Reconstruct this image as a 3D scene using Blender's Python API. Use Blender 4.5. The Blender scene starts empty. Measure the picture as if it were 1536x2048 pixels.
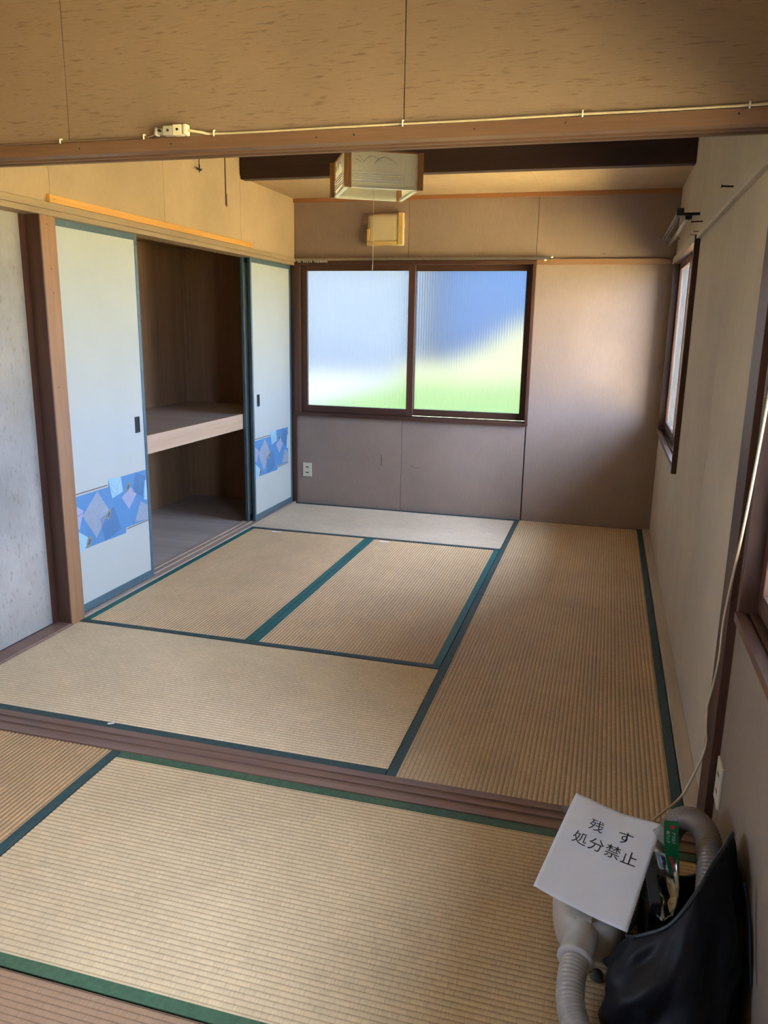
import bpy, bmesh, math, random
from mathutils import Vector, Matrix, Euler, noise

random.seed(7)
SC = bpy.context.scene
COL = SC.collection

# ------------------------------------------------------------------ camera
cam_d = bpy.data.cameras.new('camera')
cam = bpy.data.objects.new('camera', cam_d)
COL.objects.link(cam)
cam.location = (2.3211, -2.2065, 1.3870)
cam.rotation_euler = (1.3379, -0.0167, 0.2755)
cam_d.sensor_fit = 'VERTICAL'
cam_d.sensor_height = 36.0
cam_d.lens = 1568.87 / 2048 * 36.0
cam_d.clip_start = 0.02
cam_d.clip_end = 400
SC.camera = cam

# ------------------------------------------------------------------ sky, sun, exposure
SC.view_settings.view_transform = 'Standard'
SC.view_settings.look = 'None'
SC.view_settings.gamma = 1.0
SC.view_settings.use_curve_mapping = False
SC.view_settings.exposure = 2.35

world = bpy.data.worlds.new('sky')
SC.world = world
world.use_nodes = True
wn = world.node_tree.nodes
bg = wn['Background']
bg.inputs[0].default_value = (0.50, 0.63, 1.0, 1)
bg.inputs[1].default_value = 8.0

sun_d = bpy.data.lights.new('sun', 'SUN')
sun_d.energy = 26.0
sun_d.angle = 0.01
sun_d.color = (1.0, 0.86, 0.64)
sun = bpy.data.objects.new('sun', sun_d)
COL.objects.link(sun)
sun.location = (0, -20, 30)
sun.rotation_euler = Vector((0.02, -0.20, -0.98)).to_track_quat('-Z', 'Y').to_euler()


def portal(name, loc, rot, sx, sy):
    d = bpy.data.lights.new(name, 'AREA')
    d.shape = 'RECTANGLE'
    d.size, d.size_y = sx, sy
    d.cycles.is_portal = True
    o = bpy.data.objects.new(name, d)
    o.location = loc
    o.rotation_euler = rot
    COL.objects.link(o)


H = math.pi / 2
portal('window_portal', (2.83, 2.70, 1.265), (0, H, 0), 1.15, 1.5)
portal('window_portal', (2.83, -1.15, 1.275), (0, H, 0), 1.15, 1.9)
portal('window_portal', (-0.24, -2.475, 1.265), (0, -H, 0), 1.15, 0.65)  # portal of the added near-room window
portal('window_portal', (0.905, 3.70, 1.265), (-H, 0, 0), 1.75, 1.15)

SC.cycles.max_bounces = 10
SC.cycles.diffuse_bounces = 6
SC.cycles.transmission_bounces = 8
SC.cycles.transparent_max_bounces = 16
SC.cycles.sample_clamp_indirect = 12
SC.cycles.caustics_reflective = False
SC.cycles.use_denoising = True


# ------------------------------------------------------------------ materials
def new_mat(name):
    m = bpy.data.materials.new(name)
    m.use_nodes = True
    nt = m.node_tree
    return m, nt, nt.nodes['Principled BSDF']


def N(nt, t, **kw):
    n = nt.nodes.new(t)
    for k, v in kw.items():
        setattr(n, k, v)
    return n


def coords(nt, scale=(1, 1, 1), kind='Object'):
    tc = N(nt, 'ShaderNodeTexCoord')
    mp = N(nt, 'ShaderNodeMapping')
    mp.inputs['Scale'].default_value = scale
    nt.links.new(tc.outputs[kind], mp.inputs[0])
    return mp.outputs[0]


def world_coords(nt, scale=(1, 1, 1)):
    g = N(nt, 'ShaderNodeNewGeometry')
    mp = N(nt, 'ShaderNodeMapping')
    mp.inputs['Scale'].default_value = scale
    nt.links.new(g.outputs['Position'], mp.inputs[0])
    return mp.outputs[0]


def tex_noise(nt, vec, scale, detail=4, rough=0.55):
    n = N(nt, 'ShaderNodeTexNoise')
    n.inputs['Scale'].default_value = scale
    n.inputs['Detail'].default_value = detail
    n.inputs['Roughness'].default_value = rough
    nt.links.new(vec, n.inputs['Vector'])
    return n.outputs['Fac']


def ramp(nt, fac, stops):
    r = N(nt, 'ShaderNodeValToRGB')
    e = r.color_ramp.elements
    e[0].position, e[1].position = stops[0][0], stops[-1][0]
    for p, c in stops[1:-1]:
        e.new(p)
    for el, (p, c) in zip(r.color_ramp.elements, stops):
        el.position = p
        el.color = (*c, 1) if len(c) == 3 else c
    nt.links.new(fac, r.inputs[0])
    return r.outputs[0]


def mix(nt, fac, a, b, blend='MIX'):
    m = N(nt, 'ShaderNodeMix', data_type='RGBA', blend_type=blend)
    for sock, v in ((m.inputs[0], fac), (m.inputs[6], a), (m.inputs[7], b)):
        if hasattr(v, 'links'):
            nt.links.new(v, sock)
        elif isinstance(v, (int, float)):
            sock.default_value = v
        else:
            sock.default_value = (*v, 1) if len(v) == 3 else v
    return m.outputs[2]


def bump(nt, bsdf, fac, strength, dist=0.002):
    b = N(nt, 'ShaderNodeBump')
    b.inputs['Strength'].default_value = strength
    b.inputs['Distance'].default_value = dist
    nt.links.new(fac, b.inputs['Height'])
    nt.links.new(b.outputs[0], bsdf.inputs['Normal'])


def plain(name, col, rough=0.5, var=0.10, scale=12, metal=0.0, spec=0.5, bump_s=0.0):
    m, nt, b = new_mat(name)
    f = tex_noise(nt, world_coords(nt), scale, 5)
    lo = tuple(c * (1 - var) for c in col)
    hi = tuple(min(1, c * (1 + var)) for c in col)
    nt.links.new(ramp(nt, f, [(0.3, lo), (0.7, hi)]), b.inputs['Base Color'])
    b.inputs['Roughness'].default_value = rough
    b.inputs['Metallic'].default_value = metal
    b.inputs['Specular IOR Level'].default_value = spec
    if bump_s:
        bump(nt, b, tex_noise(nt, world_coords(nt), scale * 12, 3), bump_s)
    return m


def wood(name, c1, c2, axis='z', rough=0.5, scale=1.0, knots=True, spec=0.4):
    m, nt, b = new_mat(name)
    st = {'x': (2.0, 40, 40), 'y': (40, 2.0, 40), 'z': (40, 40, 2.0)}[axis]
    v = world_coords(nt, tuple(s * scale for s in st))
    f = tex_noise(nt, v, 1.0, 6, 0.6)
    f2 = tex_noise(nt, world_coords(nt, tuple(s * 0.12 * scale for s in st)), 1.0, 3)
    c = ramp(nt, f, [(0.25, c1), (0.75, c2)])
    dark = tuple(x * 0.66 for x in c1)
    c = mix(nt, ramp(nt, f2, [(0.45, (0, 0, 0)), (0.75, (0.6, 0.6, 0.6))]), c, dark)
    nt.links.new(c, b.inputs['Base Color'])
    b.inputs['Roughness'].default_value = rough
    b.inputs['Specular IOR Level'].default_value = spec
    bump(nt, b, f, 0.25, 0.001)
    return m


def wallpaper(name, col, fleck=None, axis='v', fleck_amt=0.6, stain=0.12, rough=0.75, fscale=(20, 20, 190)):
    """printed plywood / paper: fine fibre relief, soft stains, optional stretched dark flecks"""
    m, nt, b = new_mat(name)
    big = tex_noise(nt, world_coords(nt), 1.7, 4, 0.6)
    lo = tuple(c * (1 - stain) for c in col)
    hi = tuple(min(1, c * (1 + stain)) for c in col)
    c = ramp(nt, big, [(0.32, lo), (0.68, hi)])
    fine = tex_noise(nt, world_coords(nt, (220, 220, 25) if axis == 'v' else (25, 25, 220)), 1.0, 3, 0.7)
    c = mix(nt, 0.22, c, ramp(nt, fine, [(0.3, tuple(x * 0.7 for x in col)), (0.7, tuple(min(1, x * 1.2) for x in col))]))
    if fleck:
        v = world_coords(nt, fscale)
        f = tex_noise(nt, v, 1.0, 3, 0.6)
        msk = ramp(nt, f, [(0.585, (0, 0, 0)), (0.68, (fleck_amt,) * 3)])
        c = mix(nt, msk, c, fleck)
    nt.links.new(c, b.inputs['Base Color'])
    b.inputs['Roughness'].default_value = rough
    b.inputs['Specular IOR Level'].default_value = 0.3
    bump(nt, b, fine, 0.12, 0.001)
    return m


def tatami(name, col, along, worn=0.24):
    m, nt, b = new_mat(name)
    big = tex_noise(nt, world_coords(nt), 1.6, 6, 0.65)
    lo = tuple(c * (1 - worn) for c in col)
    hi = tuple(min(1, c * (1 + worn)) for c in col)
    c = ramp(nt, big, [(0.3, lo), (0.7, hi)])
    # individual straws run across the ribs
    v = world_coords(nt, (420, 26, 1) if along == 'x' else (26, 420, 1))
    straw = tex_noise(nt, v, 1.0, 4, 0.7)
    c = mix(nt, 0.5, c, ramp(nt, straw, [(0.3, tuple(x * 0.62 for x in col)), (0.7, tuple(min(1, x * 1.3) for x in col))]))
    # warp threads: short dashes, staggered rib by rib
    br = N(nt, 'ShaderNodeTexBrick')
    br.offset = 0.5
    br.inputs['Scale'].default_value = 1.0
    br.inputs['Brick Width'].default_value = 0.034
    br.inputs['Row Height'].default_value = 0.0155
    br.inputs['Mortar Size'].default_value = 0.0009
    br.inputs['Mortar Smooth'].default_value = 0.6
    br.inputs['Color1'].default_value = (1, 1, 1, 1)
    br.inputs['Color2'].default_value = (0.93, 0.93, 0.93, 1)
    br.inputs['Mortar'].default_value = (0.76, 0.74, 0.71, 1)
    g = N(nt, 'ShaderNodeNewGeometry')
    mp = N(nt, 'ShaderNodeMapping')
    if along == 'y':
        mp.inputs['Rotation'].default_value = (0, 0, math.pi / 2)
    nt.links.new(g.outputs['Position'], mp.inputs[0])
    nt.links.new(mp.outputs[0], br.inputs['Vector'])
    c = mix(nt, 1.0, c, br.outputs['Color'], 'MULTIPLY')
    sp = N(nt, 'ShaderNodeSeparateXYZ')
    nt.links.new(g.outputs['Position'], sp.inputs[0])
    ml = N(nt, 'ShaderNodeMath', operation='MULTIPLY')
    ml.inputs[1].default_value = math.pi / 0.0155
    nt.links.new(sp.outputs['Y' if along == 'x' else 'X'], ml.inputs[0])
    sn = N(nt, 'ShaderNodeMath', operation='SINE')
    nt.links.new(ml.outputs[0], sn.inputs[0])
    ab = N(nt, 'ShaderNodeMath', operation='ABSOLUTE')
    nt.links.new(sn.outputs[0], ab.inputs[0])
    c = mix(nt, 1.0, c, ramp(nt, ab.outputs[0], [(0.02, (0.58, 0.54, 0.49)), (0.42, (1, 1, 1))]), 'MULTIPLY')  # rib shading put into the colour: valleys between ribs darkened
    nt.links.new(c, b.inputs['Base Color'])
    b.inputs['Roughness'].default_value = 0.62
    b.inputs['Specular IOR Level'].default_value = 0.35
    bump(nt, b, straw, 0.35, 0.0015)
    return m


M = {}
M['wall_far'] = wallpaper('wallpaper_far', (0.315, 0.235, 0.185))
M['wall_left'] = wallpaper('wallpaper_left', (0.44, 0.32, 0.2))
M['wall_right'] = wallpaper('wallpaper_right', (0.52, 0.465, 0.365))
M['wall_near'] = wallpaper('wallpaper_right_dark', (0.27, 0.215, 0.16))  # near part of the right wall, toned darker than the far part
M['kokabe'] = wallpaper('wallpaper_flecked', (0.265, 0.188, 0.13), fleck=(0.12, 0.065, 0.03), axis='h', fleck_amt=0.5)
M['grey_paper'] = wallpaper('grey_pattern_paper', (0.335, 0.31, 0.265), fleck=(0.20, 0.17, 0.125), stain=0.30, fleck_amt=0.5, fscale=(70, 70, 28))
M['plaster'] = wallpaper('room_shell', (0.40, 0.34, 0.26))
M['seam'] = plain('seam_dark', (0.10, 0.07, 0.045), 0.9)  # dark backing tone at the sheet joints, also used for the scratch
M['ceiling'] = wallpaper('ceiling_board', (0.45, 0.32, 0.185), axis='h')
M['beam'] = wood('dark_beam', (0.035, 0.015, 0.012), (0.055, 0.024, 0.018), 'x', 0.55)
M['wood_z'] = wood('post_wood', (0.25, 0.125, 0.052), (0.38, 0.2, 0.088), 'z', 0.55)
M['wood_dz'] = wood('dark_wood_upright', (0.06, 0.026, 0.015), (0.1, 0.044, 0.026), 'z', 0.45)
M['wood_dx'] = wood('dark_wood_across', (0.06, 0.026, 0.015), (0.1, 0.044, 0.026), 'x', 0.45)
M['wood_dy'] = wood('dark_wood_along', (0.085, 0.045, 0.03), (0.14, 0.075, 0.05), 'y', 0.42)
M['kamoi'] = wood('lintel_wood', (0.115, 0.06, 0.035), (0.2, 0.115, 0.07), 'x', 0.5)
M['sill'] = wood('sill_wood', (0.17, 0.095, 0.065), (0.27, 0.165, 0.115), 'x', 0.4)
M['rail_y'] = wood('pale_rail', (0.3, 0.21, 0.115), (0.4, 0.29, 0.165), 'y', 0.55)
M['batten'] = wood('orange_batten', (0.6, 0.3, 0.07), (0.74, 0.39, 0.11), 'y', 0.5)
M['track'] = wood('closet_track_wood', (0.36, 0.26, 0.19), (0.47, 0.36, 0.28), 'y', 0.5)
M['rail_grey'] = wood('greyed_rail', (0.42, 0.385, 0.32), (0.52, 0.48, 0.41), 'y', 0.6)
M['rail_x'] = wood('brown_rail', (0.24, 0.13, 0.07), (0.34, 0.20, 0.11), 'x', 0.5)
M['orange_trim'] = wood('orange_trim', (0.30, 0.13, 0.045), (0.40, 0.18, 0.07), 'x', 0.5)
M['closet'] = wood('closet_board', (0.27, 0.155, 0.075), (0.36, 0.215, 0.11), 'z', 0.7)
M['closet_floor'] = wood('closet_plywood', (0.36, 0.31, 0.27), (0.47, 0.42, 0.37), 'x', 0.5, 0.4)
M['fascia'] = wood('shelf_fascia_wood', (0.44, 0.29, 0.17), (0.55, 0.39, 0.25), 'y', 0.5, 0.5)
M['fusuma'] = plain('cream_paper', (0.44, 0.47, 0.42), 0.6, 0.03, 3)
M['fusuma_frame'] = plain('green_black_lacquer', (0.075, 0.125, 0.14), 0.35, 0.12, 20)
M['print_blue'] = plain('print_blue', (0.085, 0.23, 0.43), 0.55, 0.06)
M['print_grey'] = plain('print_grey', (0.27, 0.32, 0.38), 0.55, 0.05)
M['print_lilac'] = plain('print_lilac', (0.33, 0.35, 0.47), 0.55, 0.05)
M['print_cyan'] = plain('print_cyan', (0.3, 0.5, 0.57), 0.55, 0.04)
M['print_dark'] = plain('print_dark', (0.06, 0.09, 0.16), 0.55)
M['print_vein'] = plain('print_vein', (0.28, 0.37, 0.48), 0.55)
M['print_brown'] = plain('print_brown', (0.17, 0.12, 0.09), 0.5)
M['print_gold'] = plain('print_gold', (0.30, 0.26, 0.12), 0.4)
M['tat_near_x'] = tatami('tatami_pale_across', (0.72, 0.56, 0.34), 'x')
M['tat_far_x'] = tatami('tatami_far_across', (0.62, 0.51, 0.36), 'x')
M['tat_mid_y'] = tatami('tatami_mid_along', (0.64, 0.445, 0.235), 'y')
M['tat_right_y'] = tatami('tatami_brown_along', (0.58, 0.42, 0.235), 'y')
M['tat_front_x'] = tatami('tatami_front_across', (0.59, 0.435, 0.235), 'x')
M['tat_old_y'] = tatami('tatami_old_along', (0.46, 0.29, 0.135), 'y')
M['tat_red_x'] = tatami('tatami_reddish', (0.32, 0.19, 0.1), 'x')
M['heri_teal'] = plain('teal_cloth', (0.010, 0.105, 0.090), 0.6, 0.2, 60)
M['heri_dark'] = plain('dark_green_cloth', (0.028, 0.062, 0.056), 0.65, 0.2, 60)
M['heri_green'] = plain('green_cloth', (0.045, 0.095, 0.045), 0.6, 0.2, 60)
M['subfloor'] = plain('subfloor', (0.08, 0.06, 0.045), 0.9)
M['yose'] = wood('border_strip_wood', (0.46, 0.385, 0.285), (0.56, 0.48, 0.37), 'y', 0.55)
M['metal'] = plain('rail_metal', (0.42, 0.4, 0.36), 0.32, 0.1, 30, metal=0.9)
M['black'] = plain('black_plastic', (0.012, 0.012, 0.013), 0.35)
M['iron'] = plain('dark_iron', (0.03, 0.026, 0.024), 0.5, metal=0.5)
M['cream_plastic'] = plain('cream_plastic', (0.68, 0.63, 0.48), 0.4, 0.04)
M['white_plastic'] = plain('white_plastic', (0.72, 0.72, 0.66), 0.4, 0.03)
M['grey_plastic'] = plain('grey_plastic', (0.40, 0.38, 0.33), 0.45, 0.05)
M['cord'] = plain('cream_cord', (0.62, 0.52, 0.35), 0.5, 0.05)
M['cord_brown'] = plain('brown_cord', (0.20, 0.13, 0.075), 0.5, 0.05)
M['vent_paper'] = plain('vent_paper', (0.62, 0.52, 0.32), 0.6, 0.05, 5)
M['vent_tape'] = plain('vent_tape', (0.62, 0.43, 0.16), 0.45, 0.08, 9)
M['lamp_wood'] = plain('lamp_wood', (0.42, 0.2, 0.06), 0.45, 0.08)
M['lamp_line'] = plain('lamp_pressed_line', (0.95, 0.95, 0.88), 0.15, 0.02)
M['lamp_rim'] = plain('lamp_rim', (0.88, 0.88, 0.75), 0.3, 0.04)
M['vac_grey'] = plain('vacuum_grey', (0.52, 0.53, 0.53), 0.35, 0.04)
M['vac_beige'] = plain('vacuum_beige', (0.45, 0.42, 0.37), 0.4, 0.05)
M['vac_dark'] = plain('vacuum_dark', (0.08, 0.075, 0.07), 0.45)
M['hose'] = plain('hose_grey', (0.36, 0.35, 0.33), 0.28, 0.06)
M['hose_dark'] = plain('hose_taupe', (0.20, 0.175, 0.145), 0.25, 0.06)  # browner hose tone, with some of the arch's shade put into the colour
M['navy'] = plain('navy_cloth', (0.0022, 0.0036, 0.0075), 0.55, 0.3, 30, spec=0.3, bump_s=0.15)
M['navy_hem'] = plain('navy_hem', (0.008, 0.017, 0.021), 0.45, 0.2, 40)
M['paper'] = plain('white_paper', (0.8, 0.87, 1.0), 0.6, 0.015)
M['ink'] = plain('black_ink', (0.015, 0.015, 0.02), 0.5)
M['card'] = plain('green_card', (0.006, 0.12, 0.035), 0.35, 0.08)
M['card_white'] = plain('card_white', (0.65, 0.72, 0.66), 0.5)
M['card_red'] = plain('card_red', (0.45, 0.02, 0.04), 0.45)
M['tape'] = plain('white_tape', (0.75, 0.72, 0.66), 0.6)
M['grass'] = plain('dry_ground', (0.5, 0.39, 0.16), 0.9, 0.35, 0.8)
M['lawn'] = plain('green_lawn', (0.13, 0.235, 0.03), 0.9, 0.3, 1.5)
M['house'] = plain('neighbour_wall', (0.55, 0.58, 0.58), 0.8, 0.1, 1.0)
M['house_blue'] = plain('neighbour_blue', (0.085, 0.25, 0.56), 0.6, 0.1, 1.0)
M['straw_bank'] = plain('dry_bank', (0.34, 0.33, 0.16), 0.9, 0.2, 1.0)
M['yard'] = plain('pale_gravel', (0.33, 0.34, 0.31), 0.9, 0.15, 2.0)
M['roof'] = plain('roof_tin', (0.20, 0.18, 0.17), 0.7)
M['outer_wall'] = plain('outer_boards', (0.30, 0.24, 0.18), 0.8)


def glass_clear():
    m, nt, b = new_mat('old_dusty_glass')
    nt.nodes.remove(b)
    out = nt.nodes['Material Output']
    t = N(nt, 'ShaderNodeBsdfTransparent')
    t.inputs[0].default_value = (0.93, 0.95, 0.94, 1)
    d = N(nt, 'ShaderNodeBsdfTranslucent')
    d.inputs[0].default_value = (0.85, 0.88, 0.88, 1)
    g = N(nt, 'ShaderNodeBsdfGlossy')
    g.inputs['Roughness'].default_value = 0.05
    a = N(nt, 'ShaderNodeMixShader')
    a.inputs[0].default_value = 0.09
    nt.links.new(t.outputs[0], a.inputs[1])
    nt.links.new(d.outputs[0], a.inputs[2])
    mx = N(nt, 'ShaderNodeMixShader')
    fr = N(nt, 'ShaderNodeFresnel')
    fr.inputs[0].default_value = 1.25
    nt.links.new(fr.outputs[0], mx.inputs[0])
    nt.links.new(a.outputs[0], mx.inputs[1])
    nt.links.new(g.outputs[0], mx.inputs[2])
    nt.links.new(mx.outputs[0], out.inputs[0])
    return m


def glass_fluted():
    m, nt, b = new_mat('fluted_frosted_glass')
    nt.nodes.remove(b)
    out = nt.nodes['Material Output']
    r = N(nt, 'ShaderNodeBsdfRefraction')
    r.inputs['Color'].default_value = (0.053, 0.059, 0.061, 1)
    r.inputs['Roughness'].default_value = 0.42
    r.inputs['IOR'].default_value = 1.12
    t = N(nt, 'ShaderNodeBsdfTranslucent')
    t.inputs[0].default_value = (0.053, 0.059, 0.061, 1)
    g = N(nt, 'ShaderNodeBsdfGlossy')
    g.inputs['Roughness'].default_value = 0.25
    mx = N(nt, 'ShaderNodeMixShader')
    mx.inputs[0].default_value = 0.18
    nt.links.new(r.outputs[0], mx.inputs[1])
    nt.links.new(t.outputs[0], mx.inputs[2])
    m2 = N(nt, 'ShaderNodeMixShader')
    m2.inputs[0].default_value = 0.04
    nt.links.new(mx.outputs[0], m2.inputs[1])
    nt.links.new(g.outputs[0], m2.inputs[2])
    nt.links.new(m2.outputs[0], out.inputs[0])
    return m


def lamp_glass():
    m, nt, b = new_mat('lamp_frosted_acrylic')
    nt.nodes.remove(b)
    out = nt.nodes['Material Output']
    d = N(nt, 'ShaderNodeBsdfDiffuse')
    d.inputs[0].default_value = (0.96, 0.94, 0.78, 1)
    t = N(nt, 'ShaderNodeBsdfTranslucent')
    t.inputs[0].default_value = (0.97, 0.95, 0.82, 1)
    g = N(nt, 'ShaderNodeBsdfGlossy')
    g.inputs['Roughness'].default_value = 0.15
    a = N(nt, 'ShaderNodeMixShader')
    a.inputs[0].default_value = 0.5
    nt.links.new(d.outputs[0], a.inputs[1])
    nt.links.new(t.outputs[0], a.inputs[2])
    c = N(nt, 'ShaderNodeMixShader')
    c.inputs[0].default_value = 0.06
    nt.links.new(a.outputs[0], c.inputs[1])
    nt.links.new(g.outputs[0], c.inputs[2])
    nt.links.new(c.outputs[0], out.inputs[0])
    return m


def film():
    m, nt, b = new_mat('clear_plastic_film')
    nt.nodes.remove(b)
    out = nt.nodes['Material Output']
    t = N(nt, 'ShaderNodeBsdfTransparent')
    t.inputs[0].default_value = (0.86, 0.89, 0.89, 1)
    g = N(nt, 'ShaderNodeBsdfGlossy')
    g.inputs['Roughness'].default_value = 0.12
    mx = N(nt, 'ShaderNodeMixShader')
    mx.inputs[0].default_value = 0.24
    nt.links.new(t.outputs[0], mx.inputs[1])
    nt.links.new(g.outputs[0], mx.inputs[2])
    nt.links.new(mx.outputs[0], out.inputs[0])
    return m


M['glass'] = glass_clear()
M['fluted'] = glass_fluted()
M['lamp_glass'] = lamp_glass()
M['film'] = film()

# ------------------------------------------------------------------ builders
BASE = {}


def setp(o, label=None, cat=None, group=None, kind=None):
    if label:
        o['label'] = label
    if cat:
        o['category'] = cat
    if group:
        o['group'] = group
    if kind:
        o['kind'] = kind
    return o


def thing(name, label, cat, loc=(0, 0, 0), group=None, kind=None):
    o = bpy.data.objects.new(name, None)
    o.empty_display_size = 0.05
    o.location = loc
    COL.objects.link(o)
    BASE[o.name] = Vector(loc)
    return setp(o, label, cat, group, kind)


class MB:
    """collects shapes in world coordinates; build() links them as one mesh object"""

    def __init__(s):
        s.v, s.f, s.mi, s.sm = [], [], [], []
        s.cur, s.smooth = 0, False

    def add(s, vs, fs):
        o = len(s.v)
        s.v += [tuple(a) for a in vs]
        for f in fs:
            s.f.append([i + o for i in f])
            s.mi.append(s.cur)
            s.sm.append(s.smooth)
        return s

    def box(s, x0, x1, y0, y1, z0, z1):
        vs = [(x, y, z) for x in (x0, x1) for y in (y0, y1) for z in (z0, z1)]
        return s.add(vs, [(0, 1, 3, 2), (4, 6, 7, 5), (0, 4, 5, 1), (2, 3, 7, 6), (0, 2, 6, 4), (1, 5, 7, 3)])

    def obox(s, c, ax, ay, az):
        """oriented box: centre and three half-axis vectors"""
        c, ax, ay, az = map(Vector, (c, ax, ay, az))
        vs = [c + ax * i + ay * j + az * k for i in (-1, 1) for j in (-1, 1) for k in (-1, 1)]
        return s.add(vs, [(0, 1, 3, 2), (4, 6, 7, 5), (0, 4, 5, 1), (2, 3, 7, 6), (0, 2, 6, 4), (1, 5, 7, 3)])

    def prism(s, pts, d):
        """polygon (3-D points) pushed along vector d"""
        n = len(pts)
        d = Vector(d)
        vs = [Vector(p) for p in pts] + [Vector(p) + d for p in pts]
        fs = [tuple(range(n))[::-1], tuple(range(n, 2 * n))]
        fs += [(i, (i + 1) % n, n + (i + 1) % n, n + i) for i in range(n)]
        return s.add(vs, fs)

    def tube(s, path, rad, seg=8, cap=True, rings=None):
        pts = [Vector(p) for p in path]
        n = len(pts)
        tang = [(pts[min(i + 1, n - 1)] - pts[max(i - 1, 0)]).normalized() for i in range(n)]
        up = Vector((0, 0, 1)) if abs(tang[0].z) < 0.9 else Vector((1, 0, 0))
        u = (up - tang[0] * up.dot(tang[0])).normalized()
        vs = []
        for i in range(n):
            u = (u - tang[i] * u.dot(tang[i])).normalized()
            w = tang[i].cross(u)
            r = rad[i] if isinstance(rad, (list, tuple)) else rad
            for k in range(seg):
                a = 2 * math.pi * k / seg
                vs.append(pts[i] + (u * math.cos(a) + w * math.sin(a)) * r)
        fs = [(i * seg + k, i * seg + (k + 1) % seg, (i + 1) * seg + (k + 1) % seg, (i + 1) * seg + k)
              for i in range(n - 1) for k in range(seg)]
        if cap:
            fs += [tuple(range(seg))[::-1], tuple((n - 1) * seg + k for k in range(seg))]
        return s.add(vs, fs)

    def build(s, name, mats, parent=None, bevel=0.0, segs=2, smooth=None, solid=0.0, subsurf=0):
        base = BASE.get(parent.name, Vector((0, 0, 0))) if parent else Vector((0, 0, 0))
        me = bpy.data.meshes.new(name)
        me.from_pydata([tuple(Vector(v) - base) for v in s.v], [], s.f)
        mats = mats if isinstance(mats, (list, tuple)) else [mats]
        for m in mats:
            me.materials.append(M[m] if isinstance(m, str) else m)
        for p, i, sm in zip(me.polygons, s.mi, s.sm):
            p.material_index = i
            p.use_smooth = sm if smooth is None else smooth
        me.validate()
        bm = bmesh.new()
        bm.from_mesh(me)
        bmesh.ops.recalc_face_normals(bm, faces=bm.faces)
        if bevel:
            es = [e for e in bm.edges if len(e.link_faces) == 2 and e.calc_face_angle(0) > 0.6]
            bmesh.ops.bevel(bm, geom=es, offset=bevel, segments=segs, affect='EDGES', profile=0.6, clamp_overlap=True)
        bm.to_mesh(me)
        bm.free()
        o = bpy.data.objects.new(name, me)
        COL.objects.link(o)
        if parent:
            o.parent = parent
            BASE[o.name] = base
        else:
            BASE[o.name] = Vector((0, 0, 0))
        if solid:
            md = o.modifiers.new('thickness', 'SOLIDIFY')
            md.thickness = solid
            md.offset = 0
        if subsurf:
            md = o.modifiers.new('smooth', 'SUBSURF')
            md.levels = md.render_levels = subsurf
        return o


def box(name, mat, parent, x0, x1, y0, y1, z0, z1, bevel=0.0):
    return MB().box(x0, x1, y0, y1, z0, z1).build(name, mat, parent, bevel)


def struct(o):
    o['kind'] = 'structure'
    return o


def spline(pts, n=8):
    """Catmull-Rom through points"""
    P = [Vector(p) for p in pts]
    P = [P[0] * 2 - P[1]] + P + [P[-1] * 2 - P[-2]]
    out = []
    for i in range(1, len(P) - 2):
        for k in range(n):
            t = k / n
            a, b, c, d = P[i - 1:i + 3]
            out.append(0.5 * ((2 * b) + (c - a) * t + (2 * a - 5 * b + 4 * c - d) * t * t + (3 * b - a - 3 * c + d) * t ** 3))
    out.append(P[-2])
    return out


def text_polys(s, size):
    """a line of text as flat mesh data (verts2d, faces), origin at its lower-left"""
    cu = bpy.data.curves.new('lettering', 'FONT')
    cu.body = s
    cu.size = size
    cu.resolution_u = 3
    ob = bpy.data.objects.new('lettering', cu)
    COL.objects.link(ob)
    dg = bpy.context.evaluated_depsgraph_get()
    me = bpy.data.meshes.new_from_object(ob.evaluated_get(dg))
    vs = [(v.co.x, v.co.y) for v in me.vertices]
    fs = [tuple(p.vertices) for p in me.polygons]
    bpy.data.objects.remove(ob)
    bpy.data.curves.remove(cu)
    bpy.data.meshes.remove(me)
    return vs, fs


XR, YF, ZC = 2.69, 3.52, 2.52      # right wall, far wall, main ceiling
YB = -3.70                          # rear wall of the near room
ZW = 1.83                           # window head

# ------------------------------------------------------------------ outdoors
box_ground = MB().box(-60, 60, -60, 60, -0.75, -0.55).build('ground', 'grass')
setp(box_ground, kind='structure')
# ------------------------------------------------------------------ setting: floor and shell
struct(box('floor', 'subfloor', None, -1.0, 2.80, YB - 0.1, 3.65, -0.12, -0.055))


def panels(parent, mat, rects, axis, pos, thick, gap=0.0012):
    """wall sheets (a0,a1,z0,z1) on a plane; each sheet its own piece, joints recessed"""
    for a0, a1, z0, z1 in rects:
        a0 += gap
        a1 -= gap
        if axis == 'y':
            box('wall_panel', mat, parent, a0, a1, min(pos, pos + thick), max(pos, pos + thick), z0, z1, 0.0008)
        else:
            box('wall_panel', mat, parent, min(pos, pos + thick), max(pos, pos + thick), a0, a1, z0, z1, 0.0008)


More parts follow.
